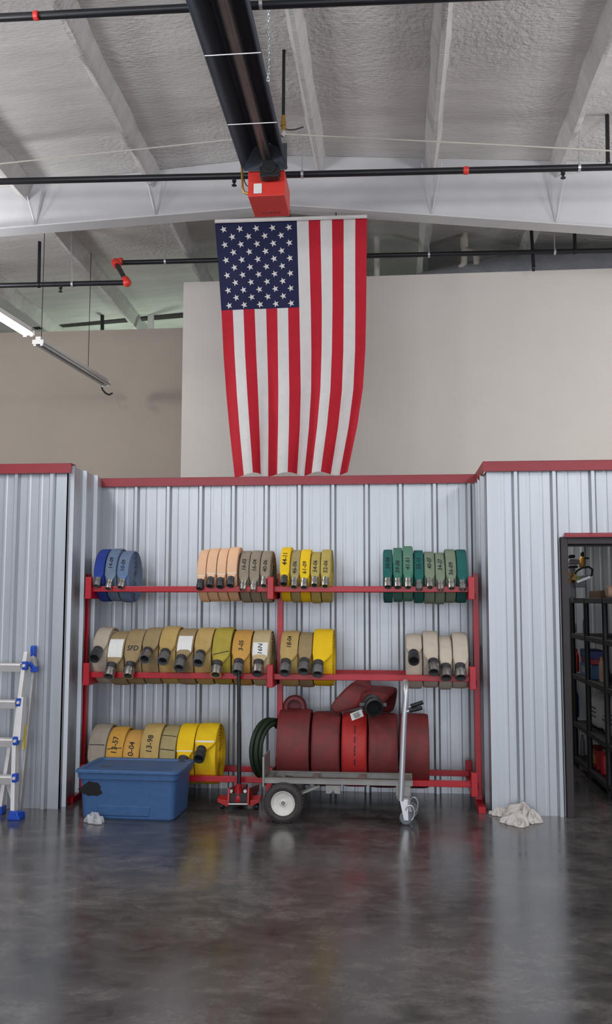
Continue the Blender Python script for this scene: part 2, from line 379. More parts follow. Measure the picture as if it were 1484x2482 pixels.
# ------------------------------------------------------------------ flag
def interp(tab, t):
    for (a, b) in zip(tab[:-1], tab[1:]):
        if t <= b[0]:
            k = (t-a[0])/(b[0]-a[0]); return [a[i]+(b[i]-a[i])*k for i in range(1, len(a))]
    return list(tab[-1][1:])
FT = [(0, 521, 541, 890, 529), (.16, 529, 640, 889, 628), (.35, 537, 755, 888, 742), (.52, 542, 860, 886, 846), (.68, 549, 958, 880, 942), (.82, 557, 1043, 867, 1030), (1, 569, 1151, 843, 1147)]
def flag_pt(s, t, off=0.):
    xl_, yl_, xr_, yr_ = interp(FT, t)
    sw = s+t*t*.008*math.sin(2*PI*2.2*s+.6)+t*.006*math.sin(2*PI*3.1*s+4*t)
    sw = max(0, min(1, sw)) if 0 < s < 1 else s
    x = xl_+(xr_-xl_)*sw; y = yl_+(yr_-yl_)*sw
    y += t**3*5*math.sin(2*PI*3.4*s+1.2)
    p = at(x, y, YF)
    fold = (.008+.07*t*t)*math.sin(2*PI*3.3*s+.8+1.3*t)+.006*math.sin(17*s+9*t)+(.004+.004*t)*math.sin(31*t+11*s)*math.sin(7*s+2)
    q = CAM+(p-CAM)*(1+(fold-.02*t+off)/YF)
    return q
fl = thing('flag', at(705, 1150, YF), 'large stars and stripes flag hung vertically below the white rafter', 'flag')
mb = MB(); NS, NT = 13*6, 110
mb.grid(lambda s, t: flag_pt(s, t), NS, NT)
for j in range(NT):
    for i in range(NS):
        st = i//6; t = (j+.5)/NT
        mb.mi[j*NS+i] = 2 if (st < 7 and t < .35) else (0 if st % 2 == 0 else 1)
mb.cur = 1
for k in range(11):
    n = 5 if k % 2 == 0 else 4
    for j in range(n):
        s0 = ((1+2*j) if n == 5 else (2+2*j))/10*.538; t0 = (k+.85)/11.6*.35
        vs = [flag_pt(s0, t0, -.006)]
        for q in range(10):
            a = PI+q*PI/5; r = .0245 if q % 2 == 0 else .0098
            vs.append(flag_pt(s0+r*math.cos(a), t0+r*math.sin(a)*.60, -.006))
        mb.add(vs, [(0, 1+q, 1+(q+1) % 10) for q in range(10)])
mb.build('cloth', [M_frred, M_frwhite, M_frblue], fl, smooth=True, angle=80)
mb = MB(); mb.grid(lambda s, t: CAM+(at(521+369*s, 541-12*s-9*(1-t), YF)-CAM)*(1-.004+.002*math.sin(t*3)), 30, 3)
mb.build('header_band', M_frwhite, fl, solid=.006)
for px, y0, y1 in ((703, 500, 532), (815, 505, 530)):
    mb = MB(); mb.tube([at(px-1, y0, YF), at(px, y1, YF)], .006, 8); mb.build('hanging_tie', M_blackp, fl)
# ------------------------------------------------------------------ tube heater
HB, HF = 7.55, 7.6
h0 = [at(589, 414, HB), at(697, 414, HB)]
w1 = (h0[1]-h0[0]).length; zh = h0[0].z
def hat(py, Y): pass
# reflector runs towards the camera; solve the near end from the picture's edge lines
Yn = 3.9
hxl = at(589, 414, HB).x; hxr = at(697, 414, HB).x
# direction: near end offset
kx = (gp(585, 205, zh).x-(hxl+hxr)/2)/(gp(585, 205, zh).y-HB)
def hx(side, Y): return (hxl if side == 0 else hxr)+kx*(Y-HB)
ht = thing('tube_heater', ((hxl+hxr)/2, HB, zh), 'long black radiant tube heater hung under the roof with a red burner box', 'heater')
mb = MB()
def sheet(pr, Y0, Y1, th=.004):
    for (a, b) in zip(pr[:-1], pr[1:]):
        P = []
        for Y in (Y0, Y1):
            W = hxr-hxl; xo = hx(0, Y)
            P += [Vector((xo+a[0]*W, Y, zh+a[1])), Vector((xo+b[0]*W, Y, zh+b[1]))]
        q = [P[0], P[1], P[3], P[2]]; n = (q[1]-q[0]).cross(q[2]-q[0]).normalized()*th
        mb.hexa(q, [v+n for v in q])
sheet([(0, 0), (.02, .03), (.24, .20), (.40, .24), (.60, .24), (.76, .20), (.98, .03), (1, 0)], Yn, HB)
mb.build('reflector', M_heat, ht)
mb = MB(); xm = lambda Y, k: hx(0, Y)+(hxr-hxl)*k
mb.tube([(xm(Yn, .52), Yn, zh+.12), (xm(HB, .52), HB, zh+.12)], .05, 20)
mb.build('radiant_tube', mat('dark steel tube', (120, 112, 110), .35, .5, .1, 6), ht, smooth=True)
mb = MB(); mb.box((xm(HB+.01, .5), HB+.01, zh+.12), (hxr-hxl-.01, .008, .24)); mb.build('end_panel', M_heat, ht)
for py in (298, 127):
    d = ray(640, py); Y = d.y*(zh-CH)/d.z
    mb = MB(); mb.tube([(xm(Y, 0), Y, zh), (xm(Y, 1), Y, zh)], .005, 8); mb.build('cross_wire', M_alu, ht)
# burner box
bx0 = at(601, 475, HF).x; bx1 = at(690, 475, HF).x; bz0 = at(645, 475, HF).z; bz1 = at(645, 413, HF).z
d = ray(650, 526); by1 = d.y*(bz0-CH)/d.z
dx = kx*(by1-HF)
mb = MB(); mb.hexa([(bx0, HF, bz0), (bx1, HF, bz0), (bx1+dx, by1, bz0), (bx0+dx, by1, bz0)], [(bx0, HF, bz1), (bx1, HF, bz1), (bx1+dx, by1, bz1), (bx0+dx, by1, bz1)])
bb_ = mb.build('burner_box', M_burner, ht, bevel=.006)
mb = MB(); mb.box(at(625, 457, HF-.008), (.072, .006, .09)); mb.build('rating_label', M_paper, bb_)
mb = MB(); p = at(655, 421, HB-.01); mb.box(p+Vector((0, 0, .018)), (.17, .12, .05)); mb.box(p+Vector((0, -.02, -.03)), (.16, .09, .05)); mb.lathe(p+Vector((0, .05, .03)), (0,-1,0), [(0, 0), (.06, 0), (.06, .13), (0, .13)], 20)
mb.build('burner_flange', M_blackp, bb_, bevel=.005)
mb = MB()
for k in range(5): mb.box((bx0+.09+k*.035, by1-.09, bz0-.002), (.022, .008, .004))
mb.build('vent_slots', M_dark, bb_)
mb = MB(); mb.tube([at(586, 392, HF+.05), at(587, 420, HF+.05), at(588, 455, HF+.05), at(592, 466, HF+.05), at(602, 470, HF+.05)], .011, 10); mb.build('gas_connector', M_brass, ht, smooth=True)
mb = MB(); mb.tube([at(590, 425, HF+.05), at(593, 440, HF+.05), at(598, 450, HF+.05), at(604, 452, HF+.05)], .005, 8); mb.build('cable', M_blackp, ht, smooth=True)
def chain(name, p0, p1, parent, link=.035):
    p0 = Vector(p0); p1 = Vector(p1); n = int((p1-p0).length/link/.75); mb = MB(); d = (p1-p0).normalized()
    for i in range(n):
        c = p0.lerp(p1, (i+.5)/n); s = Vector((1,0,0)) if i % 2 else Vector((0,1,0))
        mb.tube([c+d*(link*.5*math.sin(a))+s*(link*.26*math.cos(a)) for a in [2*PI*k/10 for k in range(10)]], .0042, 6, closed=True)
    return mb.build(name, M_chain, parent)
Yc_ = 6.1
chain('suspension_chain', at(652, -40, Yc_), at(650, 196, Yc_), ht)
chain('suspension_chain', at(583, 378, HB), at(586, 395, HB), ht)
# ------------------------------------------------------------------ gas drop pipe by the heater
gpp = thing('gas_pipe', at(689, 330, 7.2), 'black gas drop pipe with brass fitting hanging right of the heater', 'pipe')
mb = MB(); mb.tube([at(690, -60, 7.2), at(687, 285, 7.2)], .014, 10); mb.build('pipe', M_black, gpp, smooth=True)
mb = MB(); a = at(687, 281, 7.2); b = at(687, 322, 7.2); mb.tube([a, a.lerp(b, .3), a.lerp(b, .31), a.lerp(b, .6), a.lerp(b, .61), b], [.018, .018, .024, .024, .018, .018], 8); mb.build('valve', M_brass, gpp)
mb = MB(); mb.tube([at(688, 318, 7.2), at(683, 330, 7.2)], .02, 8); mb.build('union', M_pvc, gpp)
mb = MB(); mb.tube([at(690, 312, 7.2), at(700, 315, 7.3), at(716, 314, 7.4), at(735, 308, 7.6)], .006, 8); mb.build('flexible_line', M_black, gpp, smooth=True)
# thin white tie rods across the ceiling
a = at(690, 325, 8.0); b = at(1250, 353, 8.0); c = at(1900, 388, 8.0); d = at(565, 338, 8.0); e = at(-300, 428, 8.0)
mb = MB(); mb.tube([a, b, c], .007, 8); tag(mb.build('white_conduit', M_pvc, smooth=True), 'thin white conduit crossing the ceiling right of the heater', 'conduit')
mb = MB(); mb.tube([e, d, at(600, 334, 8.0)], .007, 8); tag(mb.build('white_conduit', M_pvc, smooth=True), 'thin white conduit crossing the ceiling left of the heater', 'conduit')
# ------------------------------------------------------------------ sprinkler pipes
def pipe(loc, label, runs, r, hangers=(), heads=(), caps=(), elbows=()):
    t = thing('sprinkler_pipe', loc, label, 'pipe')
    for run in runs:
        mb = MB(); mb.tube(run, r, 16); mb.build('pipe_run', M_black, t, smooth=True)
    for (p, q, rr, m) in hangers:
        mb = MB(); mb.tube([p, q], rr, 8); mb.lathe(p-Vector((.012,0,0)), (1,0,0), [(r+.001, 0), (r+.008, 0), (r+.008, .024), (r+.001, .024)], 16, closed=True)
        mb.build('hanger', m, t, smooth=True)
    for p in heads:
        mb = MB(); p = Vector(p); mb.lathe(p, (0,0,-1), [(0, 0), (.02, 0), (.02, .03), (.011, .035), (.011, .055), (.024, .06), (.024, .066), (0, .066)], 12); mb.build('sprinkler_head', M_blackp, t, smooth=True)
    for (p, dd, L, rr) in caps:
        mb = MB(); dd = Vector(dd).normalized(); p = Vector(p)-dd*L/2; mb.lathe(p, dd, [(0, 0), (rr*.86, 0), (rr, L*.15), (rr, L*.85), (rr*.86, L), (0, L)], 16); mb.build('coupling', M_burner, t, smooth=True)
    for (p, rr) in elbows:
        mb = MB(); mb.ball(p, rr, 16); mb.build('elbow', M_burner, t, smooth=True)
    return t
Y1 = 5.75
pipe(at(700, 12, Y1), 'black sprinkler pipe along the very top of the picture passing over the heater', [[at(-700, 70, Y1), at(0, 43, Y1), at(450, 20, Y1), at(1484, -22, Y1), at(2000, -45, Y1)]], .029,
     hangers=[(at(633, 10, Y1), at(634, -60, Y1), .006, M_alu)], caps=[(at(88, 38, Y1-.02), (1,0,-.05), .035, .033)])
def upz(p, z): return Vector((p[0], p[1], z))
Yp = 8.15
def onp(x): return at(x, 440-35*x/1484, Yp)
pipe(onp(700), 'black sprinkler pipe crossing in front of the white rafter', [[onp(-600), onp(0), onp(742), onp(1484), onp(2000)]], .031,
     hangers=[(onp(733), at(733, 300, Yp), .005, M_alu), (onp(1404), at(1404, 270, Yp), .006, M_alu), (at(1474, 396, Yp), at(1472, 262, Yp), .019, M_black)],
     heads=[onp(568)-Vector((0,0,.03)), onp(1365)-Vector((0,0,.03))], caps=[(onp(1130), onp(1200)-onp(1060), .05, .037)])
Yq = 10.35; Ye = 9.8
E1 = at(281, 637, Yq); E2 = at(308, 685, Ye); 
zq = lambda p: p
pipe(E2, 'black sprinkler pipe at the upper left jogging between red elbows behind the flag',
     [[at(-400, 696, Ye), at(0, 692, Ye), E2], [E1, E2], [E1, at(525, 631, Yq), at(890, 620, Yq), at(1484, 607, Yq), at(1900, 600, Yq)]], .029,
     hangers=[(at(401, 634, Yq), at(400, 540, Yq), .006, M_alu), (at(176, 689, Ye), at(172, 540, Ye), .006, M_alu), (at(94, 690, Ye), at(96, 586, Ye), .02, M_black),
              (at(1040, 617, Yq), at(1039, 548, Yq), .007, M_alu), (at(1345, 610, Yq), at(1344, 570, Yq), .007, M_alu), (at(1394, 609, Yq), at(1393, 540, Yq), .021, M_black), (at(1294, 650, Yq), at(1288, 550, Yq), .02, M_black)],
     heads=[at(147, 694, Ye), at(800, 628, Yq)], elbows=[(E1, .055), (E2, .05)], caps=[(E1+(E2-E1)*.08, E2-E1, .10, .05), (E2-(E2-E1)*.1, E2-E1, .10, .045), (at(292, 634, Yq), (1,0,0), .06, .045)])
mb = MB(); mb.tube([at(248, 800, 13.4), at(248, 738, 13.4), at(248, 733, 13.4)], [.03, .03, .015], 8); tag(mb.build('standpipe', M_black, smooth=True), 'short black upright pipe standing above the shaded beige wall at the left', 'pipe')
mb = MB(); mb.tube([at(914, 690, 10.95), at(914, 575, 10.95)], .035, 12); tag(mb.build('vent_pipe', M_pvc, smooth=True), 'slim white upright pipe just right of the flag above the beige wall', 'pipe')
def vent(pts, lab, r):
    t = thing('vent_pipe', pts[0], lab, 'pipe')
    mb = MB(); mb.tube(pts, r, 14); mb.build('pipe', M_pvc, t, smooth=True)
    p = Vector(pts[-2]); q = Vector(pts[-1]); mb = MB(); d = (q-p).normalized(); mb.lathe(p+d*(q-p).length*.25, d, [(r, 0), (r*1.25, 0), (r*1.25, .12), (r, .12)], 14, closed=True); mb.build('collar', M_pvc, t, smooth=True)
vent([at(1108, 690, 10.95), at(1110, 668, 10.95), at(1116, 650, 10.95), at(1125, 638, 10.95), at(1126, 614, 10.95), at(1126, 560, 10.95)], 'white bent vent pipe above the beige wall, the left one of the pair', .038)
vent([at(1156, 690, 10.95), at(1156, 655, 10.95), at(1155, 622, 10.95), at(1150, 614, 10.95), at(1130, 610, 10.95)], 'white straight vent pipe above the beige wall, the right one of the pair', .038)
# foil duct behind the beige wall
mb = MB(); vs = []
def duct(s, t):
    a = PI*t; x = at(985, 660, 11.2).x+s*4.2; rise = (.40*min(1, s*2.2)**.7)
    z0 = at(985, 690, 11.2).z
    return Vector((x, 11.2-math.cos(a)*.4, min(z0-.2+(rise+.22)*math.sin(a)*1.05, zc(x)-.22)))
mb.grid(duct, 30, 14); tag(mb.build('foil_duct', M_duct, smooth=True), 'silver foil wrapped duct lying behind the top of the beige wall', 'duct')
# ------------------------------------------------------------------ strip lights
def strip(p0, p1, lab, lit, cord=False):
    p0 = Vector(p0); p1 = Vector(p1); t = thing('strip_light', (p0+p1)/2, lab, 'light', 'strip lights hung from the roof')
    d = (p1-p0).normalized(); u = Vector((0,0,1)); x = d.cross(u).normalized(); z = x.cross(d)
    mb = MB(); P = lambda c, a, b: c+x*a+z*b
    prof = [(-.075, 0), (-.03, .05), (.03, .05), (.075, 0), (.07, 0), (.028, .044), (-.028, .044), (-.07, 0)]
    mb.hexa([P(p0, *q) for q in prof], [P(p1, *q) for q in prof])
    mb.beam(P(p0, 0, .055), P(p1, 0, .055), .06, .045)
    for q in (p0, p1): mb.box(P(q, 0, .015), (.13, .012, .05))
    mb.build('housing', M_white, t, bevel=.002)
    for s in (-1, 1):
        mb = MB(); mb.tube([P(p0+d*.03, s*.04, .0), P(p1-d*.03, s*.04, .0)], .016, 12)
        mb.build('tube', mat('lit tube', (255, 250, 245), .4, emit=14) if lit else mat('unlit glass tube', (225, 225, 228), .25), t, smooth=True)
    for s in (p0, p1):
        for k in (-1, 1):
            mb = MB(); mb.box(P(s+d*(.012 if s is p0 else -.012), k*.04, -.005), (.03, .024, .05)); mb.build('lamp_holder', M_white, t, bevel=.003)
    for k in ((.04, .7) if not lit else (.05, .45)):
        c = p0.lerp(p1, k); mb = MB(); mb.tube([P(c, 0, .07), Vector((c.x, c.y, zc(c.x)))], .004, 6); mb.build('hanging_wire', M_black, t)
    return t
# unlit one, going back from (92,832) to (257,934) in the view
zs = at(92, 832, 9.6).z
S0 = at(92, 832, 9.6); d = ray(257, 933); S1 = CAM+d*((zs-CH)/d.z)
strip(S0, S1, 'unlit white strip light hanging end-on before the shaded beige wall', False)
d = ray(70, 811); L1 = CAM+d*((zs-CH)/d.z); L0 = L1+(S0-S1).normalized()*2.3
strip(L0, L1, 'lit strip light glowing white at the left edge of the picture', True)
mb = MB(); c0 = at(247, 934, S1.y); 
mb.tube([at(246, 930, S1.y), at(248, 944, S1.y), at(256, 953, S1.y), at(265, 957, S1.y), at(272, 953, S1.y+.1)], .012, 8)
tag(mb.build('loose_cable', M_blackp, smooth=True), 'short black cord curling from the end of the unlit strip light', 'cord')
# ------------------------------------------------------------------ hose rack
YFR, YRR, YC = 7.54, 8.00, 7.77
RS = .048
ZR = [at(700, 1428, YFR).z, at(700, 1640, YFR).z, at(560, 1888, YFR).z]
XS = [at(214, 1500, YFR-.05).x, at(656, 1500, YFR-.05).x, at(1144, 1500, YFR-.05).x]
XP = [at(209, 1500, YC).x, at(680, 1500, YC).x, at(1154, 1500, YC).x]
rack = thing('hose_rack', (XP[1], YC, 0), 'long red three tier steel rack standing in the metal bay', 'rack', None)
for i in range(3):
    zt = at(209, 1397, YC).z+.02
    mb = MB(); mb.box((XP[i], YC, zt/2+.02), (.05, .05, zt-.04)); mb.build('post', M_rack, rack, bevel=.003)
    mb = MB(); yf = gp(1172, 1972).y
    mb.bb((XP[i]-.028, yf, .0), (XP[i]+.028, 8.12, .05)); mb.hexa([(XP[i]-.028, yf+.25, .05), (XP[i]+.028, yf+.25, .05), (XP[i]+.028, YC, .05), (XP[i]-.028, YC, .05)], [(XP[i]-.028, yf+.26, .053), (XP[i]+.028, yf+.26, .053), (XP[i]+.028, YC, .16), (XP[i]-.028, YC, .16)])
    mb.build('foot', M_rack, rack, bevel=.003)
    for z in ZR:
        za = z-RS/2-.03
        mb = MB(); mb.bb((XS[i]-.027, YFR-.075, za-.03), (XS[i]+.027, YRR+.075, za+.03))
        x0_, x1_ = sorted((XS[i], XP[i]))
        mb.bb((x0_, YC-.025, za-.028), (x1_, YC+.025, za+.028)); mb.build('arm', M_rack, rack, bevel=.003)
        for yy in (YFR-.053, YRR+.053):
            mb = MB(); mb.bb((XS[i]-.026, yy-.024, za-.03), (XS[i]+.026, yy+.024, z+.10)); mb.build('upright_stub', M_rack, rack, bevel=.004)
for z in ZR:
    for yy in (YFR, YRR):
        for (a, b) in ((XS[0], XS[1]+.02), (XS[1]+.02, XS[2])):
            mb = MB(); mb.bb((a, yy-RS/2, z-RS/2), (b, yy+RS/2, z+RS/2)); mb.build('rail', M_rack, rack, bevel=.004)
# ------------------------------------------------------------------ rolled fire hoses
def hose_mat(name, rgb, rgb2, sc=7): return mat('hose '+name, rgb, .85, 0, 0, sc, .22, 160, rgb2=rgb2)
NSEC = 12
def sect(a, b, n):
    out = []
    for k in range(NSEC):
        t = 2*PI*(k+.5)/NSEC; c, s = math.cos(t), math.sin(t)
        out.append((a*math.copysign(abs(c)**(2/n), c), b*math.copysign(abs(s)**(2/n), s)))
    return out
def hose_roll(label, m, xl, xr, ytop, tier, yend, mc, D=.06, txt=None, tsize=.05, tpos=.15, band=None, patch=None, tilt=.5, th=.02, swivel=True, group='fire hose rolls on the rack', xend=None, lines=(), ring=None, tefix=None, ty=None, flat=False):
    zr = ZR[tier]; g = 1.0
    ztop = at((xl+xr)/2, ytop, YC).z; lo, hi = .15, .42
    def zc_of(R): return zr+math.sqrt(max(1e-4, (R+RS/2+.004)**2-.23**2))
    for _ in range(40):
        R = (lo+hi)/2
        if zc_of(R)+R < ztop: lo = R
        else: hi = R
    zcn = zc_of(R); yfz = YC-R
    zm = zcn; pym = px_of((0, yfz, zm))[1]
    Xl = at(xl, pym, yfz).x; Xr = at(xr, pym, yfz).x; w = (Xr-Xl)*.985; X = (Xl+Xr)/2
    Lt, Lc = max(.05, D*.95), D*1.25
    def tailpts(te):
        P = Vector((X, YC-R*math.cos(te), zcn+R*math.sin(te))); pts = [P]; n = 8
        for i in range(n):
            a = te+PI/2; q = tilt*((i+1)/n)
            T = Vector((0, -math.sin(te), -math.cos(te))); N = Vector((0, -math.cos(te), math.sin(te)))
            dd = T*math.cos(q)+N*math.sin(q); P = P+dd*(Lt/n); pts.append(P)
        return pts, dd
    lo, hi = -.6, 1.3
    if tefix is not None: lo = hi = tefix
    for _ in range(30):
        te = (lo+hi)/2; pts, dd = tailpts(te); e = pts[-1]+dd*Lc
        if px_of(e)[1] > yend: lo = te
        else: hi = te
    pts, dd = tailpts(te)
    if xend is not None:
        Xe = at(xend, yend, pts[-1].y).x-X
        for i, p in enumerate(pts): p.x += Xe*(i/8)**1.3
    root = thing('hose_roll', (X, YC, zcn-R), label, 'fire hose', group)
    # spiral body from the tail up over the top and round
    turns = (R-.045)/th; rings = []
    nst = 34; N = int(turns*nst); jit = random.Random(hash(label) % 9999 if False else len(label)*7+int(xl))
    jx = 0
    a0, b0 = w/2, th*.44
    for i in range(8, -1, -1):                      # tail, coupling end first
        k = i/8; a = a0+(D*.42-a0)*k**1.2; b = b0+(D*.40-b0)*k**1.6; ex = 3.4-1.4*k
        p = pts[i]; t = (pts[min(i+1, 8)]-pts[max(i-1, 0)]).normalized(); N_ = Vector((1,0,0)).cross(t); 
        if N_.y > 0: N_ = -N_
        rings.append([p+Vector((u, 0, 0))+N_*v for u, v in sect(a, b, ex)])
    offs = 0
    for i in range(1, N+1):
        ph = 2*PI*i/nst; thv = te+ph; r = R-th*i/nst
        if i % nst == 0: offs = jit.uniform(-.0035, .0035)
        wob = 1+.004*math.sin(3*thv+xl)
        c, s = math.cos(thv), math.sin(thv)
        fade = min(1, i/nst)
        rings.append([Vector((X+offs+u, YC-(r*wob+v)*c, zcn+(r*wob+v)*s)) for u, v in sect(a0*(1-.012*jit.random()), b0, 3.4)])
    vs = [p for rg in rings for p in rg]; fs = []
    for i in range(len(rings)-1):
        for k in range(NSEC):
            j = (k+1) % NSEC; fs.append((i*NSEC+k, i*NSEC+j, (i+1)*NSEC+j, (i+1)*NSEC+k))
    fs += [tuple(range(NSEC)), tuple(range((len(rings)-1)*NSEC, len(rings)*NSEC))]
    mb = MB(); mb.add(vs, fs); hb_ = mb.build('hose', m, root, smooth=True, angle=70)
    # coupling
    e = pts[-1]; r = D/2
    mb = MB(); mb.lathe(e-dd*r*.35, dd, [(r*.82, 0), (r*.95, r*.1), (r*.95, r*1.0), (r*.86, r*1.08), (r*.86, r*1.3)], 22)
    cp = mb.build('coupling', mc, root, smooth=True, angle=30)
    q = e-dd*r*.35; L = Lc+r*.35
    mb = MB(); mb.lathe(q, dd, [(r*.80, r*1.2), (r*1.02, r*1.25), (r*1.04, r*1.4), (r*1.04, L*.8), (r*1.0, L), (r*.80, L), (r*.76, L-.03), (r*.3, L-.034)], 22)
    if swivel:
        for k in range(2):
            a = 2*PI*k/2+.9; u, v, _ = basis(dd); cc = q+dd*(L*.66)+(u*math.cos(a)+v*math.sin(a))*r*1.0
            mb.box(cc, (r*.22, r*.22, r*.5), Matrix((u, v, dd)).transposed())
    sw = mb.build('swivel_ring', mc if not ring else ring, cp, smooth=True, angle=30)
    mb = MB(); mb.lathe(q, dd, [(0, L-.030), (r*.77, L-.030)], 20); mb.build('gasket_shade', M_gasket_shade, cp)  # gasket as a full black disc, painting in the bore's shade
    # markings on the outer wrap
    def onroll(th_, u, lift=.0022):
        ph = th_-te; r_ = R-th*ph/(2*PI)+b0+lift
        r_ *= 1+.004*math.sin(3*th_+xl)
        return Vector((X+u, YC-r_*math.cos(th_), zcn+r_*math.sin(th_)))
    def th_at(y):
        lo, hi = -.4, 1.45
        for _ in range(30):
            mid = (lo+hi)/2
            if px_of(onroll(mid, 0))[1] > y: lo = mid
            else: hi = mid
        return mid
    if txt:
        v2, f2 = text_polys(txt, tsize); t0 = th_at(ty) if ty else te+tpos/R
        mb = MB(); mb.add([(onroll(t0+y/R, x) if flat else onroll(t0+x/R, -y)) for x, y in v2], f2); mb.build('writing', M_ink, root)
    if patch:
        p0, p1, mm = patch; q0, q1 = th_at(p1), th_at(p0)
        mb = MB(); mb.grid(lambda s, t: onroll(q0+(q1-q0)*t, (s-.5)*w*.84, .0010), 4, 12); mb.build('white_patch', mm, root, smooth=True)
    if band is not None:
        if band == 0:
            mb = MB(); vs = []; fs = []
            for i in (0, 1):
                k = (1+i*.9)/8; a = a0+(D*.42-a0)*k**1.2+.001; b = b0+(D*.40-b0)*k**1.6+.0012; p = pts[1].lerp(pts[2], i*.9); t = (pts[2]-pts[1]).normalized(); N_ = Vector((1,0,0)).cross(t)
                if N_.y > 0: N_ = -N_
                vs += [p+Vector((u, 0, 0))+N_*v for u, v in sect(a, b, 3.4-1.4*k)]
            fs = [(k, (k+1) % NSEC, NSEC+(k+1) % NSEC, NSEC+k) for k in range(NSEC)]; mb.add(vs, fs)
        else:
            q0 = th_at(band); mb = MB(); mb.grid(lambda s, t: onroll(q0-.5*.014/R+.014*t/R, (s-.5)*w*.86, .0015), 4, 3)
        mb.build('white_band', M_white, root, smooth=True)
    for (ly, sl_) in lines:
        q0 = th_at(ly); mb = MB(); mb.grid(lambda s, t: onroll(q0+(sl_*(s-.5)+.006*t)/R, (s-.5)*w*.86, .0015), 5, 1); mb.build('dark_seam', M_ink, root, smooth=True)
    return root
H = hose_mat
bl1 = H('royal blue', (40,68,160), (30,48,120)); bl2 = H('faded blue', (120,136,150), (84,108,146)); bl3 = H('slate blue', (92,122,166), (116,126,138))
pch = H('peach', (240,196,158), (232,184,146)); tan_ = H('grey tan', (160,148,128), (134,122,106)); yel = H('bright yellow', (246,206,22), (236,190,18))
ol = H('dusty khaki', (176,160,112), (156,140,96)); ol2 = H('straw yellow', (196,176,96), (172,152,84)); g1 = H('deep green', (24,104,96), (30,90,88)); g2 = H('sea green', (64,134,112), (110,132,112))
g3 = H('grey green', (134,146,122), (112,128,110)); g4 = H('mid green', (48,122,104), (84,116,102)); wg = H('grey white', (196,184,166), (174,160,142)); sand = H('sand', (170,148,108), (148,126,90))
snd2 = H('golden sand', (200,172,106), (176,146,88)); oyl = H('olive yellow', (188,170,70), (160,142,56)); org = H('orange tan', (214,166,84), (194,144,70)); crm = H('cream', (206,188,144), (186,164,120)); wht = H('off white', (212,200,184), (194,180,162)); gry = H('stone grey', (164,154,138), (138,128,114)); org2 = H('ochre', (216,164,66), (190,142,64))
A, B, G = M_bright, M_gun, M_cast
GR1, GR2, GR3 = 'attack hose rolls on the top tier', 'hose rolls on the middle tier', 'hose rolls on the bottom tier'
T = dict(D=.058, th=.018, tsize=.047, tilt=.5)
def r1(lab, m, xl, xr, yt, ye, mc, **k): hose_roll(lab, m, xl, xr, yt, 0, ye, mc, group=GR1, **{**T, **k})
r1('royal blue hose roll at the left end of the top tier', bl1, 227, 252, 1332, 1421, G)
r1('faded grey blue hose roll marked 14-09 between two bluer rolls', bl2, 254, 281, 1331, 1427, A, txt='14-09', ty=1364)
r1('slate blue hose roll marked 10-09, right of the three blue rolls', bl3, 283, 311, 1336, 1424, A, txt='10-09', ty=1370)
for k, (xl_, xr_, yt, ye, nm) in enumerate(((477, 499, 1333, 1427, 'leftmost of the four peach hose rolls, black coupling and white band'), (500, 524, 1330, 1421, 'second peach hose roll from the left, black coupling and white band'), (525, 548, 1330, 1423, 'third peach hose roll from the left, black coupling and white band'), (549, 574, 1327, 1420, 'peach hose roll touching the grey tan rolls, black coupling'))):
    r1(nm, pch, xl_, xr_, yt, ye, B, band=0, D=.060)
r1('grey tan hose roll marked 16-03 beside the peach rolls', tan_, 579, 603, 1336, 1430, A, txt='16-03', ty=1368)
r1('grey tan hose roll marked 16-04, middle one of three', tan_, 604, 629, 1335, 1432, A, txt='16-04', ty=1370)
r1('grey tan hose roll marked 40-06 beside the centre post', tan_, 630, 655, 1336, 1420, A, txt='40-06', ty=1371)
r1('bright yellow hose roll marked 44-11 with a black coupling', yel, 678, 702, 1327, 1416, B, txt='44-11', ty=1353, tsize=.056)
r1('dusty khaki hose roll marked 46-06 between two bright yellow rolls', ol, 703, 726, 1334, 1423, A, txt='46-06', ty=1375)
r1('bright yellow hose roll marked 61-09 with a silver coupling', yel, 726, 751, 1333, 1424, A, txt='61-09', ty=1375)
r1('straw yellow hose roll marked 54-06', ol2, 752, 776, 1339, 1419, A, txt='54-06', ty=1372)
r1('straw yellow hose roll marked 52-06 at the right end of the yellow rolls', ol2, 777, 802, 1333, 1421, A, txt='52-06'  , ty=1373)
for (xl_, xr_, yt, ye, m, mc, tx, nm) in ((929, 952, 1333, 1423, g1, A, ('58-04', 1364), 'dark green hose roll marked 58-04, leftmost of the green rolls'), (953, 976, 1329, 1424, g4, A, ('39-06', 1373), 'green hose roll marked 39-06, second of the green rolls'), (977, 1002, 1325, 1424, g2, A, ('41-51', 1365), 'tall sea green hose roll marked 41-51'),
        (1004, 1028, 1335, 1429, g1, G, ('55-11', 1365), 'deep green hose roll marked 55-11 with a dull coupling'), (1029, 1055, 1338, 1424, g3, A, ('40-07', 1364), 'grey green hose roll marked 40-07'), (1056, 1080, 1340, 1430, g3, A, ('34-27', 1368), 'grey green hose roll marked 34-27, lowest coupling of the greens'),
        (1081, 1107, 1332, 1426, g3, A, ('36-09', 1378), 'pale grey green hose roll marked 36-09'), (1108, 1134, 1333, 1429, g1, G, (None, None), 'deep green unmarked hose roll at the right end of the top tier')):
    r1(nm, m, xl_, xr_, yt, ye, mc, txt=tx[0], ty=tx[1])
T2 = dict(D=.090, th=.026, tsize=.052, tilt=.52)
def r2(lab, m, xl, xr, yt, ye, mc=B, **k): hose_roll(lab, m, xl, xr, yt, 1, ye, mc, group=GR2, **{**T2, **k})
r2('grey white hose roll at the left end of the middle tier', wg, 221, 258, 1521, 1596, xend=237)
r2('sand hose roll with a large white patch beside the grey white roll', sand, 258, 299, 1531, 1640, ring=A, patch=(1549, 1593, M_paper), xend=270)
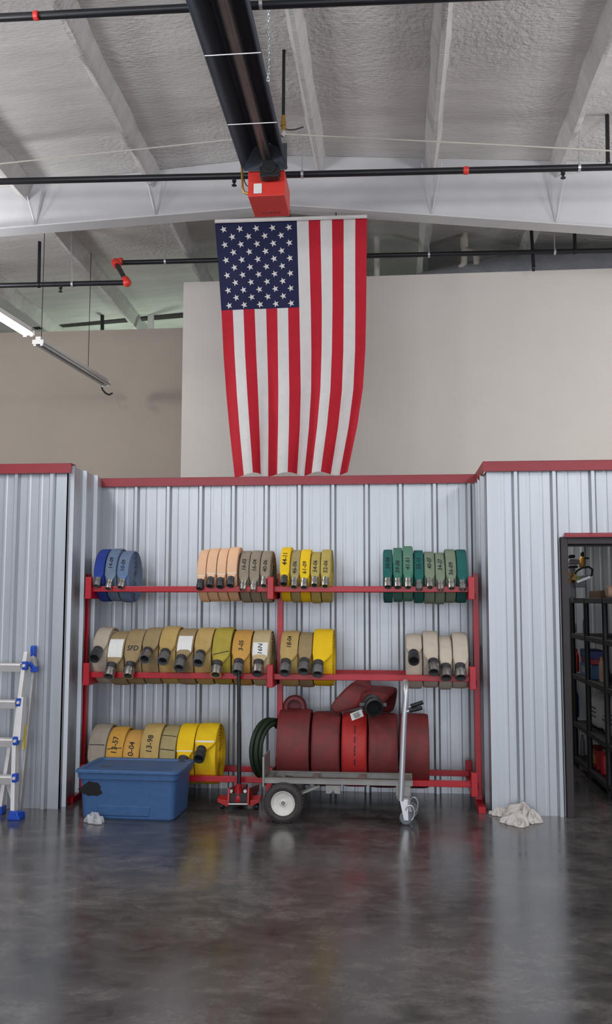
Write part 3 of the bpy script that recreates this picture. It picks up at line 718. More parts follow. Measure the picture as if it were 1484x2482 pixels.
r2('sand hose roll stencilled SFD', sand, 300, 341, 1526, 1639, ring=A, txt='SFD', tsize=.058, ty=1571, flat=True, xend=316)
r2('plain sand hose roll with its coupling tipped forward', sand, 342, 382, 1523, 1598, ring=A, xend=358)
r2('golden sand hose roll with an upturned open coupling, left of a white patched roll', snd2, 383, 424, 1519, 1603, ring=G, xend=401)
r2('khaki hose roll with a white patch down to its coupling, in the middle', sand, 425, 467, 1525, 1620, ring=G, patch=(1541, 1581, M_paper), xend=440)
r2('golden hose roll with an upturned coupling, right of the white patched roll', snd2, 469, 511, 1523, 1607, ring=G, xend=486)
r2('olive yellow hose roll with a dark seam line', oyl, 513, 558, 1522, 1636, ring=A, lines=((1583, .03),), xend=527)
r2('orange tan hose roll marked 3-05 behind the jack handle', org, 561, 606, 1528, 1631, ring=G, txt='3-05', ty=1564, xend=579)
r2('cream hose roll marked 16N beside the centre post', crm, 609, 652, 1528, 1633, ring=A, txt='16N', patch=(1557, 1592, M_paper), ty=1573, xend=627)
r2('tan hose roll marked 18-04 right of the centre post', snd2, 678, 722, 1530, 1631, ring=G, txt='18-04', ty=1555, xend=693)
r2('plain sand hose roll between a marked tan roll and a yellow roll', sand, 722, 757, 1534, 1628, ring=G, xend=738)
r2('bright yellow hose roll alone on the middle tier', yel, 757, 806, 1526, 1635, ring=G, xend=772)
r2('off white hose roll with its open coupling facing out, leftmost of four', wht, 984, 1025, 1538, 1602, xend=1003)
r2('off white hose roll, second and tallest of four', wht, 1026, 1064, 1531, 1630, ring=A, xend=1051)
r2('off white hose roll, third and lowest of four', wht, 1065, 1098, 1543, 1643, ring=A, xend=1081)
r2('off white hose roll at the right end of the middle tier', wht, 1098, 1137, 1534, 1643, ring=A, xend=1116)
def r3(lab, m, xl, xr, yt, ye, mc=B, **k): hose_roll(lab, m, xl, xr, yt, 2, ye, mc, group=GR3, **{**T2, **k})
r3('stone grey hose roll at the left end of the bottom tier', gry, 211, 254, 1755, 1895, lines=((1806, 0),))
r3('ochre hose roll with black scrawl and a seam line above the blue tote', org2, 255, 296, 1762, 1895, txt='13-57', lines=((1815, .01),), ty=1806, tsize=.065)
r3('low ochre hose roll marked 10-04', org, 296, 337, 1770, 1895, txt='10-04', ty=1820, tsize=.065)
r3('tall golden hose roll marked 13-98', snd2, 338, 384, 1754, 1895, txt='13-98', ty=1803, tsize=.065)
r3('khaki hose roll with two dark seam lines', ol, 385, 425, 1759, 1895, lines=((1784, -.01), (1818, -.01)))
r3('bright yellow hose roll with a white band half hidden by the tote', yel, 426, 468, 1754, 1868, band=0)
r3('bright yellow hose roll with an open black coupling, right end of bottom tier', yel, 469, 521, 1754, 1840, band=1797, xend=488)
# large diameter red hoses
T5 = dict(D=.12, th=.045, tilt=.2, swivel=False, tefix=-1.9, group='large red supply hose rolls on the bottom tier')
for (xl_, xr_, yt, m, nm, tx) in ((667, 749, 1715, M_redrub, 'large dull red supply hose roll at the left beside the centre post', None), (752, 824, 1722, M_redrub, 'large dull red supply hose roll left of the bright red one', None), (826, 890, 1722, M_redrub2, 'large bright red supply hose roll with black print', '-- --- -- ---'),
        (892, 966, 1726, M_redrub, 'large dull red supply hose roll right of the bright red one', None), (968, 1043, 1727, M_redrub, 'large dull red supply hose roll behind the cart handle at the right', None)):
    hose_roll(nm, m, xl_, xr_, yt, 2, 2010, M_gun, txt=tx, tpos=.64, tsize=.08, **T5)
# folded supply hose on top
fh = thing('folded_hose', at(905, 1722, YC), 'folded dull red supply hose with a black coupling lying on the large red rolls', 'fire hose')
ztp = at(860, 1722, YC).z
def ribbon(pts, widths, th, nm, parent, m, ups=None):
    mb = MB(); rings = []
    for i, p in enumerate(pts):
        t = (pts[min(i+1, len(pts)-1)]-pts[max(i-1, 0)]).normalized()
        s = ups[i] if ups else Vector((1,0,0)); s = (s-t*s.dot(t)).normalized(); n = s.cross(t)
        a, b, ex = widths[i]/2, (th[i] if isinstance(th, list) else th)/2, 3
        rings.append([p+s*u+n*v for u, v in sect(a, b, ex)])
    vs = [q for r in rings for q in r]; fs = []
    for i in range(len(rings)-1):
        for k in range(NSEC):
            j = (k+1) % NSEC; fs.append((i*NSEC+k, i*NSEC+j, (i+1)*NSEC+j, (i+1)*NSEC+k))
    fs += [tuple(range(NSEC)), tuple(range((len(rings)-1)*NSEC, len(rings)*NSEC))]
    mb.add(vs, fs); return mb.build(nm, m, parent, smooth=True, angle=70, sub=1)
P_ = [at(905, 1722, 7.48), at(900, 1708, 7.55), at(905, 1690, 7.62), at(915, 1672, 7.72), at(918, 1668, 7.80), at(918, 1678, 7.92), at(915, 1705, 8.0), at(912, 1726, 8.02)]
ribbon(P_, [.15, .17, .22, .30, .33, .33, .32, .30], [.15, .13, .10, .07, .06, .06, .05, .05], 'hose_end', fh, M_redrub)
P_ = [at(803, 1722, 7.60), at(826, 1708, 7.60), at(850, 1692, 7.62), at(876, 1678, 7.66), at(905, 1672, 7.72)]
dv_ = (P_[-1]-P_[0]); pv_ = Vector((-dv_.z, .0, dv_.x)).normalized()
ribbon(P_, [.07, .13, .19, .24, .24], [.05, .06, .07, .08, .08], 'hose_fold', fh, M_redrub, ups=[pv_]*5)
P_ = [at(800, 1726, 7.58), at(845, 1724, 7.56), at(880, 1718, 7.58)]
c0 = at(902, 1706, 7.46); cdv = (at(911, 1722, 7.30)-c0).normalized(); r = .07
mb = MB(); mb.lathe(c0-cdv*.06, cdv, [(r*.85, 0), (r*.98, .015), (r*.98, .05), (r*1.12, .055), (r*1.12, .085), (r*.98, .09), (r*.98, .12), (r*1.08, .125), (r*1.08, .155), (r*.86, .16), (r*.82, .10), (.01, .095)], 28)
cpl = mb.build('coupling', mat('black hard coat coupling', (46, 48, 48), .4, .4, .2, 30), fh, smooth=True, angle=30)
mb = MB()
for s in (-1, 1): mb.box(c0+cdv*.05+Vector((s*.085, 0, .01)), (.05, .03, .03))
mb.build('lug', M_gun, cpl, bevel=.004)
mb = MB(); mb.lathe(c0-cdv*.06, cdv, [(0, .10), (r*.82, .10)], 24); mb.build('gasket_shade', M_gasket_shade, cpl)  # full black disc: gasket together with painted shade of the bore
c = at(865, 1733, 7.405); u = (at(884, 1726, 7.405)-at(852, 1741, 7.405)).normalized(); v = u.cross(Vector((0, 1, .3))).normalized()
tg = thing('paper_tag', c, 'white paper tag with small print wired to the black coupling on the red hoses', 'tag')
w_, h_ = .055, .033
mb = MB(); n_ = u.cross(v).normalized()*.0015; q = [c-u*w_-v*h_*.8, c+u*w_*.85-v*h_, c+u*w_+v*h_*.8, c-u*w_*.8+v*h_]; mb.hexa(q, [p+n_ for p in q]); card = mb.build('card', M_paper, tg)
mb = MB()
for k in range(4): mb.box(c+v*(.016-.011*k)+Vector((0, -.004, 0)), (.055-.008*(k % 2), .0015, .004), Matrix((u, n_.normalized(), v)).transposed())
mb.build('print', M_ink, card)
mb = MB(); mb.tube([c+u*w_*.9, c+u*(w_+.012)+Vector((0,0,-.012)), at(892, 1722, 7.43)], .002, 6); mb.build('wire', M_gun, tg)
# dark round end behind the leftmost red roll
mb = MB(); e = at(716, 1713, 7.86); mb.lathe(e, (0.05,-1,.1), [(0, 0), (.085, 0), (.10, .02), (.10, .10), (.085, .12), (.06, .12), (.06, .05), (0, .05)], 24)
tag(mb.build('supply_coupling', M_redrub, smooth=True, angle=30), 'round dark red coupling end resting on the leftmost large red roll', 'coupling')
# green hose coil
gc = thing('garden_hose', at(640, 1875, 7.62), 'dark green rubber hose coiled upright left of the red supply rolls', 'hose')
ctr = at(655, 1815, 7.62); 
for k in range(4):
    mb = MB(); R0 = .235-.03*(k % 2); tilt_ = Vector((.9, -.42, 0)).normalized(); sd = tilt_.cross(Vector((0,0,1))).normalized(); cc = ctr+tilt_*(k*.022-.03)
    mb.tube([cc+sd*(R0*1.0*math.cos(a))+Vector((0,0,R0*math.sin(a))) for a in [2*PI*i/40 for i in range(40)]], .019, 10, closed=True); mb.build('coil', M_green, gc, smooth=True)
# ------------------------------------------------------------------ hand cart
YN = gp(686, 1997).y; 
cart = thing('hand_cart', (at(820, 1990, YN).x, YN+.2, 0), 'grey aluminium platform hand cart with a pneumatic wheel and upright handle', 'cart')
wc = at(686, 1948, YN); wr = wc.z; YN2 = YN+.045
def wheel(y0, x):
    mb = MB(); c = Vector((x, y0, wr))
    mb.lathe(c, (0,1,0), [(wr*.60, .004), (wr*.66, -.004), (wr*.80, -.010), (wr*.93, .0), (wr*.985, .018), (wr, .032), (wr, .052), (wr*.985, .066), (wr*.93, .084), (wr*.66, .088), (wr*.60, .08)], 48)
    for k in range(44):
        a = 2*PI*k/44
        for (yy, o) in ((.024, 0), (.060, .5)):
            aa = a+o*2*PI/44; p = c+Vector((math.cos(aa)*wr*.992, yy, math.sin(aa)*wr*.992)); d_ = Vector((math.cos(aa), 0, math.sin(aa))); tn = Vector((-math.sin(aa), 0, math.cos(aa)))
            mb.box(p, (.012, .022, .008), Matrix((tn, Vector((0,1,0)), d_)).transposed())
    w = mb.build('wheel', M_rubber, cart, smooth=True, angle=35)
    mb = MB(); mb.lathe(c, (0,1,0), [(wr*.62, .0), (wr*.60, -.004), (wr*.55, .004), (wr*.50, .022), (wr*.22, .028), (wr*.16, .018), (wr*.10, .016), (wr*.10, .05), (wr*.6, .07)], 36)
    mb.build('rim', mat('white wheel rim', (222, 218, 210), .4, 0, .08, 12), w, smooth=True, angle=30)
    mb = MB(); mb.lathe(c, (0,1,0), [(0, .006), (wr*.07, .006), (wr*.09, .012), (wr*.09, .05)], 16); mb.build('axle_cap', M_cast, w, smooth=True, angle=30)
zb = at(820, 1895, YN2).z
YFc = (lambda d: d.y*(zb-CH)/d.z)(ray(820, 1878))
xl_, xr_ = at(640, 1895, YN2).x, at(1001, 1895, YN2).x
wheel(YN, wc.x); wheel(YFc-.05, wc.x)
for nm, yy in (('side_rail', YN2+.01), ('side_rail', YFc)):
    mb = MB(); mb.bb((xl_, yy-.012, zb-.022), (xr_, yy+.012, zb+.022)); mb.bb((xl_, yy-.02, zb+.016), (xr_, yy+.02, zb+.022)); mb.build(nm, M_cart, cart, bevel=.002)
for k in (.03, .34, .66, .97):
    x = xl_+(xr_-xl_)*k; mb = MB(); mb.bb((x-.025, YN2, zb-.012), (x+.025, YFc, zb+.018)); mb.build('cross_bar', M_cart, cart, bevel=.002)
zt = at(639, 1834, YN2).z
mb = MB(); mb.bb((xl_-.012, YN2-.01, zb-.05), (xl_+.004, YFc+.03, zt)); mb.build('toe_plate', M_cart, cart, bevel=.002)
xa_ = wc.x
mb = MB(); mb.tube([(xa_, YN+.02, wr), (xa_, YFc+.03, wr)], .013, 12); mb.build('axle', M_cast, cart, smooth=True)
for yy in (YN2+.05, YFc-.06):
    mb = MB(); mb.beam((xa_, yy, wr), at(775, 1905, yy), .010, .016); mb.beam((xa_-.01, yy, wr), (xa_-.03, yy, zb), .02, .03, up=(1,0,0)); mb.build('axle_brace', M_cart, cart)
mb = MB(); a = at(790, 1904, YN2); b = at(825, 1924, YN2); mb.prism([(a.x, YN2, a.z), (b.x, YN2, a.z), (b.x, YN2, b.z), (b.x-.04, YN2, b.z), (b.x-.05, YN2, b.z+.03), (a.x+.05, YN2, b.z+.03), (a.x+.04, YN2, b.z), (a.x, YN2, b.z)], (0, .05, 0)); mb.build('latch_bracket', M_cart, cart)
# handle loop
xt_ = at(984, 1660, YN2).x; xb_ = at(972, 1955, YN2).x; zt_ = at(984, 1652, YN2).z; zb_ = at(972, 1940, YN2).z
hp = [(xb_, YN2-.01, zb_), (xb_+(xt_-xb_)*.7, YN2-.01, zb_+(zt_-zb_)*.7)]
rr = .10
for k in range(9):
    a = PI*k/8*.5; hp.append((xt_, YN2-.01+rr*(1-math.cos(a)), zt_-.02-rr+rr*math.sin(a)))
for k in range(9):
    a = PI/2*k/8; hp.append((xt_, YFc+.01-rr+rr*math.sin(a), zt_-.02-rr+rr*math.cos(a)))
hp.append((xb_, YFc+.01, zb_))
mb = MB(); mb.tube(hp, .0215, 14); hd = mb.build('handle', M_alu, cart, smooth=True)
for (p0, p1, p2, yy) in (((982, 1716), (996, 1712), (1026, 1702), YN2+.03), ((978, 1727), (992, 1723), (1024, 1715), YN2-.02)):
    mb = MB(); mb.tube([at(*p0, yy), at(*p1, yy)], .010, 10); gr = mb.build('grip_bar', M_alu, hd, smooth=True)
    mb = MB(); a = at(*p1, yy); b = at(*p2, yy); mb.tube([a, a.lerp(b, .02), a.lerp(b, .97), b], [.012, .016, .016, .012], 12); mb.build('rubber_grip', M_blackp, gr, smooth=True)
for yy, px_, py_, rp_ in ((YN2+.03, 985, 1988, 17), (YFc-.03, 994, 1962, 16)):
    c = at(px_, py_, yy); r = max(.05, c.z); c.z = r
    x0 = xb_+.02
    mb = MB(); mb.bb((x0-.055, yy-.03, zb-.10), (x0+.055, yy+.03, zb-.02)); mb.bb((x0-.05, yy-.04, zb-.115), (x0+.05, yy+.04, zb-.10)); mb.build('caster_mount', M_cart, cart, bevel=.003)
    for s in (-1, 1):
        mb = MB(); mb.hexa([(x0-.03, yy+s*.028-.002, zb-.115), (x0+.03, yy+s*.028-.002, zb-.115), (c.x+.016, yy+s*.028-.002, r-.012), (c.x-.016, yy+s*.028-.002, r-.012)], [(x0-.03, yy+s*.028+.002, zb-.115), (x0+.03, yy+s*.028+.002, zb-.115), (c.x+.016, yy+s*.028+.002, r-.012), (c.x-.016, yy+s*.028+.002, r-.012)]); mb.build('caster_fork', M_alu, cart)
    mb = MB(); mb.lathe((c.x, yy-.018, r), (0,1,0), [(0, 0), (r*.3, -.004), (r*.34, .002), (r*.8, .004), (r*.84, -.001), (r*.97, .004), (r, .012), (r, .024), (r*.97, .032), (r*.84, .037), (0, .036)], 28); mb.build('caster_wheel', mat('grey caster tyre', (120, 124, 132), .5, 0, .1, 10), cart, smooth=True, angle=30)
    mb = MB(); rg = [(c.x+.028+.055*math.cos(a)*.6, yy-.035, r+.045+.055*math.sin(a)) for a in [PI*.9-PI*1.3*k/12 for k in range(13)]]; mb.tube(rg, .006, 8); mb.build('brake_wire', M_alu, cart, smooth=True)
# ------------------------------------------------------------------ floor jack
YJ = gp(576, 1965).y
jk = thing('floor_jack', (at(577, 1960, YJ).x, YJ+.2, 0), 'red floor jack with a tall black handle leaning up before the rack', 'jack')
def jp(px, py, dy=0.): return at(px, py, YJ+dy)
for s, x in ((-1, 553), (1, 601)):
    a = jp(x, 1953); b = jp(x, 1907, .08)
    mb = MB(); mb.hexa([(a.x-.009, YJ, a.z), (a.x+.009, YJ, a.z), (a.x+.009, YJ+.55, .05), (a.x-.009, YJ+.55, .05)], [(a.x-.009, YJ+.02, b.z), (a.x+.009, YJ+.02, b.z), (a.x+.009, YJ+.55, .10), (a.x-.009, YJ+.55, .10)]); mb.build('side_plate', M_jack, jk, bevel=.003)
    o = jp(527 if s < 0 else 631, 1938); i = jp(552 if s < 0 else 606, 1950)
    mb = MB(); mb.hexa([(o.x, YJ+.0, o.z-.02), (i.x, YJ+.0, i.z-.02), (i.x, YJ+.10, i.z-.0), (o.x, YJ+.08, o.z-.0)], [(o.x, YJ+.0, o.z+.004), (i.x, YJ+.0, i.z+.03), (i.x, YJ+.10, i.z+.05), (o.x, YJ+.08, o.z+.02)]); mb.build('caster_wing', M_jack, jk, bevel=.003)
    c = jp(538 if s < 0 else 622, 1955, .03); r = .026
    mb = MB(); mb.lathe((c.x-.014, YJ+.05, r), (1,0,0), [(0, 0), (r*.9, 0), (r, .004), (r, .024), (r*.9, .028), (0, .028)], 20); mb.build('caster_wheel', M_blackp, jk, smooth=True, angle=30)
    mb = MB(); mb.lathe((a.x-.02*s-.018, YJ+.50, .035), (1,0,0), [(0, 0), (.034, 0), (.035, .004), (.035, .032), (.034, .036), (0, .036)], 20); mb.build('front_wheel', M_cast, jk, smooth=True, angle=30)
a = jp(554, 1949); b = jp(600, 1949); mb = MB(); mb.tube([a, b], .008, 10); mb.build('rear_axle', M_bright, jk, smooth=True)
mb = MB(); mb.bb((a.x, YJ+.03, .03), (b.x, YJ+.2, jp(577, 1925).z)); mb.build('hydraulic_block', M_dark, jk, bevel=.004)
mb = MB(); c = jp(578, 1932, .06); mb.lathe((c.x, YJ+.08, jp(0, 1933).z), (0, -.25, 1), [(0, 0), (.048, 0), (.052, .02), (.044, .05), (.034, .07), (.030, .12), (.022, .15), (0, .15)], 20); sk = mb.build('handle_socket', M_jack, jk, smooth=True, angle=30)
for px in (560, 594):
    mb = MB(); c = jp(px, 1918, .03); mb.tube([c, c+Vector((0,.05,.0))], .014, 12); mb.build('pivot_bolt', M_bright, jk, smooth=True, angle=30)
mb = MB(); c = jp(577, 1935, .25); mb.hexa([(c.x-.05, YJ+.15, .06), (c.x+.05, YJ+.15, .06), (c.x+.03, YJ+.58, .06), (c.x-.03, YJ+.58, .06)], [(c.x-.04, YJ+.15, .13), (c.x+.04, YJ+.15, .13), (c.x+.03, YJ+.58, .10), (c.x-.03, YJ+.58, .10)]); mb.build('lift_arm', M_jack, jk, bevel=.004)
mb = MB(); a = jp(580, 1905, .05); b = jp(579, 1600, .09); q = a.lerp(b, .97); mb.tube([a, a.lerp(b, .5), a.lerp(b, .51), q, b], [.017, .017, .0155, .0155, .012], 12); mb.build('handle', M_blackp, jk, smooth=True)
# ------------------------------------------------------------------ blue tote
bl = gp(195, 1986); br = gp(418, 1993); ux = (br-bl); Lb = ux.length; ux.normalize(); uy = Vector((-ux.y, ux.x, 0))
dep = .47; ctr = bl+ux*(Lb/2)+uy*(dep/2+.02)
tt = thing('storage_tote', ctr, 'blue plastic storage tote with lid and black smudge standing before the rack', 'tote')
yfm = (bl.y+br.y)/2
ztop_ = at(305, 1869, yfm-.04).z; zr1 = at(305, 1891, yfm-.02).z; zr2 = at(305, 1877, yfm-.03).z
Ll = (at(432, 1872, br.y-.03)-at(177, 1866, bl.y-.03)).length
def rrect(a, b, r, z, n=6):
    out = []
    for (sx, sy, a0) in ((1,1,0), (-1,1,90), (-1,-1,180), (1,-1,270)):
        for k in range(n+1):
            t = math.radians(a0+90*k/n); out.append(ctr+ux*(sx*(a-r)+r*math.cos(t))+uy*(sy*(b-r)+r*math.sin(t))+Vector((0,0,z)))
    return out
def loops(ls, cap0=True, cap1=True):
    mb = MB(); k = len(ls[0]); vs = [p for l in ls for p in l]; fs = []
    for i in range(len(ls)-1):
        for j in range(k): fs.append((i*k+j, i*k+(j+1) % k, (i+1)*k+(j+1) % k, (i+1)*k+j))
    if cap0: fs.append(tuple(range(k)))
    if cap1: fs.append(tuple(range((len(ls)-1)*k, len(ls)*k)))
    mb.add(vs, fs); return mb
hb0 = Lb/2; db0 = dep/2
hl = Ll/2; dl = dep/2+.055
mb = loops([rrect(hb0-.01, db0-.01, .04, 0), rrect(hb0, db0, .045, .012), rrect(hl-.035, dl-.03, .05, zr1), rrect(hl-.02, dl-.014, .05, zr1+.002), rrect(hl-.014, dl-.01, .05, zr2)])
bd = mb.build('body', M_tote, tt, smooth=True, angle=28)
mb = loops([rrect(hl-.012, dl-.008, .05, zr2), rrect(hl, dl, .055, zr2+.004), rrect(hl, dl, .055, ztop_-.008), rrect(hl-.008, dl-.008, .05, ztop_), rrect(hl-.05, dl-.045, .045, ztop_), rrect(hl-.056, dl-.05, .04, ztop_-.012), rrect(hl-.10, dl-.09, .03, ztop_-.010)])
ld = mb.build('lid', M_tote, tt, smooth=True, angle=28)
def front(u, z, lift=.003):
    k = (z-.012)/(zr1-.012); y = -(db0+(dl-.03-db0)*k)-lift
    return ctr+ux*u+uy*y+Vector((0,0,z))
def onfront(px, py):
    for y in [0]:
        lo, hi = -.6, .6
        z = .2
        for _ in range(12):
            p = front(0, z); q = at(px, py, p.y); z = q.z
        return (q-ctr).dot(ux), z
u0, z0 = onfront(220, 1913); u1, z1 = onfront(247, 1930)
pts = blob(u0, z0, abs(u1-u0), abs(z0-z1)*1.05, 30, .22, 5)
mb = MB(); P = [front(u, z) for u, z in pts]; c = front(u0, z0, .004); mb.add([c]+P, [(0, 1+i, 1+(i+1) % len(P)) for i in range(len(P))]); mb.build('paint_smudge', M_smudge, bd)
ua, za = onfront(238, 1953); ub, zb2 = onfront(363, 1953)
mb = MB(); P = [front(ua, za), front(ub, za), front(ub-.01, za-.07), front(ua+.01, za-.07)]; Q = [front(ua-.006, za+.006, -.004), front(ub+.006, za+.006, -.004), front(ub-.004, za-.08, -.004), front(ua+.004, za-.08, -.004)]
mb.hexa(Q, [p-uy*.003 for p in P]); mb.build('front_panel', M_tote, bd, bevel=.002)
cl = gp(257, 1854, ztop_); lu, lv = (cl-ctr).dot(ux), (cl-ctr).dot(uy); zz = ztop_-.0105
pts = blob(lu, lv, .055, .03, 20, .3, 9); mb = MB(); P = [ctr+ux*a+uy*b+Vector((0,0,zz+.0015)) for a, b in pts]; mb.add([ctr+ux*lu+uy*lv+Vector((0,0,zz+.002))]+P, [(0, 1+i, 1+(i+1) % len(P)) for i in range(len(P))]); mb.build('dirt_spot', M_dirt, ld)
# crumpled plastic bag
r_ = random.Random(3)
def lump(c, rx, ry, h, seed, nu=28, nv=12, amp=.25, ang=0.):
    rr = random.Random(seed); ph = [rr.uniform(0, 6.3) for _ in range(8)]; mb = MB()
    def fn(s, t):
        a = 2*PI*s; k = t
        q = 1+amp*(.5*math.sin(3*a+ph[0]+2*k)+.35*math.sin(5*a+ph[1]-3*k)+.25*math.sin(8*a+ph[2]))
        rad = math.sin(k*PI/2*1.0)*q
        z = h*(1-k**2.2)*(1+.5*math.sin(4*a+ph[3]+5*k)*.6+.3*math.sin(7*a+ph[4]-6*k))+.004
        x_, y_ = rx*rad*math.cos(a), ry*rad*math.sin(a)
        return Vector((c.x+x_*math.cos(ang)-y_*math.sin(ang), c.y+x_*math.sin(ang)+y_*math.cos(ang), max(.003, c.z+z)))
    mb.grid(fn, nu, nv); return mb
c = gp(229, 1994)
m_ = bpy.data.materials.get('clear plastic film'); m_.node_tree.nodes['Principled BSDF'].inputs['Transmission Weight'].default_value = .35; m_.node_tree.nodes['Principled BSDF'].inputs['Alpha'].default_value = .8
mb = lump(c, .085, .055, .05, 4, 40, 16, .3, -.45); tag(mb.build('plastic_bag', M_film, smooth=True, sub=1, angle=180), 'small crumpled clear plastic bag on the floor before the blue tote', 'bag')
# rag heap
c = gp(1256, 1990)
rg = thing('rag_pile', c, 'heap of crumpled off white rags on the floor by the right block', 'rag')
mb = MB()
def ragfn(px0, px1, y0, y1, h, seed):
    rr = random.Random(seed); ph = [rr.uniform(0, 6.3) for _ in range(10)]
    def fn(s, t):
        a = 2*PI*s; q = 1+.16*math.sin(2*a+ph[0])+.14*math.sin(3*a+ph[1])+.08*math.sin(7*a+ph[2])
        rad = t*q; cx = (px0+px1)/2
        g0 = gp(cx, y1); g1_ = gp(cx, y0); cc = (g0+g1_)/2; rx = abs(gp(px1, y1).x-gp(px0, y1).x)/2; ry = max(.05, abs(g1_.y-g0.y)/2)
        z = h*(1-t**3)*(.62+.38*math.sin(3.1*a+ph[3]+4*t)+.30*math.sin(6*t+2*a+ph[4])*t)+.022*math.sin(9*a+ph[5]+7*t)*t
        z = max(z, 0)+.006+.02*(1-t)
        if t > .97: z = .002
        return Vector((cc.x+rx*rad*math.cos(a), cc.y+ry*rad*math.sin(a), z))
    return fn
for (a_, seed, nm) in (((1222, 1306, 1972, 1996, .095), 11, 'rag'), ((1214, 1282, 1985, 2004, .05), 5, 'rag'), ((1190, 1232, 1970, 1980, .035), 8, 'rag'), ((1262, 1300, 1982, 1999, .06), 21, 'rag')):
    mb = MB(); mb.grid(ragfn(*a_, seed), 56, 22); mb.build(nm, M_rag, rg, smooth=True, sub=1, angle=180)
# ------------------------------------------------------------------ ladder
YLd = gp(38, 1988).y
ld_ = thing('folding_ladder', (at(-60, 1988, YLd).x, YLd, 0), 'aluminium multi position ladder with blue joints standing at the left edge', 'ladder')
def lp(px, py, dy=0.):
    k = (1988-py)/400; return at(px, py, YLd+.03+.20*k+dy)
xw_ = 1.15*.5
off = Vector((-.58, 0, 0))
prt = [(34, 1972), (36, 1880), (38, 1800), (50, 1700), (61, 1612), (66, 1582)]
for o in (Vector((0,0,0)), off):
    mb = MB(); pts = [lp(*p)+o for p in prt]
    for a, b in zip(pts[:-1], pts[1:]): mb.beam(a-(b-a).normalized()*.003, b+(b-a).normalized()*.003, .032, .075, up=(0,-1,0))
    mb.build('outer_rail', M_ladder, ld_, bevel=.003)
    mb = MB(); a = lp(46, 1785, -.012)+o; b = lp(54, 1690, -.012)+o; mb.beam(a+Vector((-.0,0,-.03)), b, .045, .07, up=(0,-1,0)); mb.build('inner_rail', M_ladder, ld_, bevel=.003)
    a = lp(26, 1805, .16)+o; b = lp(2, 1972, .16)+o; b.z = .05; mb = MB(); mb.beam(a, b, .03, .06, up=(0,-1,0)); mb.build('rear_rail', M_ladder, ld_, bevel=.003)
    a = lp(16, 1890, .12)+o; b = lp(34, 1950, .04)+o; mb = MB(); mb.beam(a, b, .022, .02, up=(0,-1,0)); mb.build('strut', M_ladder, ld_)
    c = lp(38, 1976, .0)+o; c.z = .035; mb = MB(); mb.hexa([(c.x-.05, c.y-.045, 0), (c.x+.05, c.y-.045, 0), (c.x+.055, c.y+.06, 0), (c.x-.05, c.y+.06, 0)], [(c.x-.035, c.y-.04, .072), (c.x+.025, c.y-.04, .066), (c.x+.05, c.y+.06, .045), (c.x-.03, c.y+.06, .06)]); mb.build('foot', M_blue, ld_, bevel=.006)
    b = lp(2, 1976, .16)+o; mb = MB(); mb.box((b.x, b.y, .03), (.055, .09, .06)); mb.build('foot', M_blue, ld_, bevel=.006)
for py, px in ((1618, 56), (1707, 44), (1800, 36), (1890, 34)):
    a = lp(px, py); mb = MB(); z = a.z
    prof = [(-.030, .030), (.030, .034), (.034, .02), (.022, -.034), (-.022, -.034), (-.036, .02)]
    mb.hexa([(a.x-.57, a.y+q[0], z+q[1]) for q in prof], [(a.x-.01, a.y+q[0], z+q[1]) for q in prof]); mb.build('rung', M_ladder, ld_, bevel=.003)
    for o in (Vector((0,0,0)), off):
        c = lp(px+3 if py > 1650 else 61, py-5, -.028)+o; mb = MB(); mb.box(c, (.042, .05, .066)); j = mb.build('joint', M_blue, ld_, bevel=.008)
        mb = MB(); mb.lathe(c+Vector((0,-.025,0)), (0,-1,0), [(0, .008), (.012, .008), (.014, 0)], 12); mb.build('rivet', M_ladder, j, smooth=True)
for o in (Vector((0,0,0)), off):
    mb = MB(); a = lp(61, 1612, -.0)+o; b = lp(73, 1609, .03)+o; c = lp(84, 1622, .06)+o; mb.tube([a, b, c], .018, 10); mb.box(c, (.05, .05, .045)); mb.build('lock_lever', M_blue, ld_, bevel=.004)
    c = lp(81, 1575, .12)+o; mb = MB(); mb.beam(c+Vector((0,0,-.06)), c+Vector((.002,0,.035)), .042, .05, up=(0,-1,0)); mb.build('top_hinge', M_blue, ld_, bevel=.012)
    mb = MB(); mb.beam(lp(79, 1592, .12)+o, lp(83, 1622, .10)+o, .04, .05, up=(0,-1,0)); mb.beam(lp(83, 1622, .10)+o, lp(48, 1968, .11)+o, .022, .06, up=(0,-1,0)); mb.build('second_rail', mat('greyer aluminium', (176, 174, 174), .5, .4, .1, 9), ld_, bevel=.003)  # second rail in a greyer tone than the outer rails
a = lp(58, 1757, .068); b = lp(55, 1816, .068); mb = MB(); mb.beam(a+Vector((.012,0,0)), b+Vector((.012,0,0)), .012, .045, up=(0,-1,0)); mb.build('warning_sticker', mat('yellow sticker', (214, 196, 70), .5), ld_)
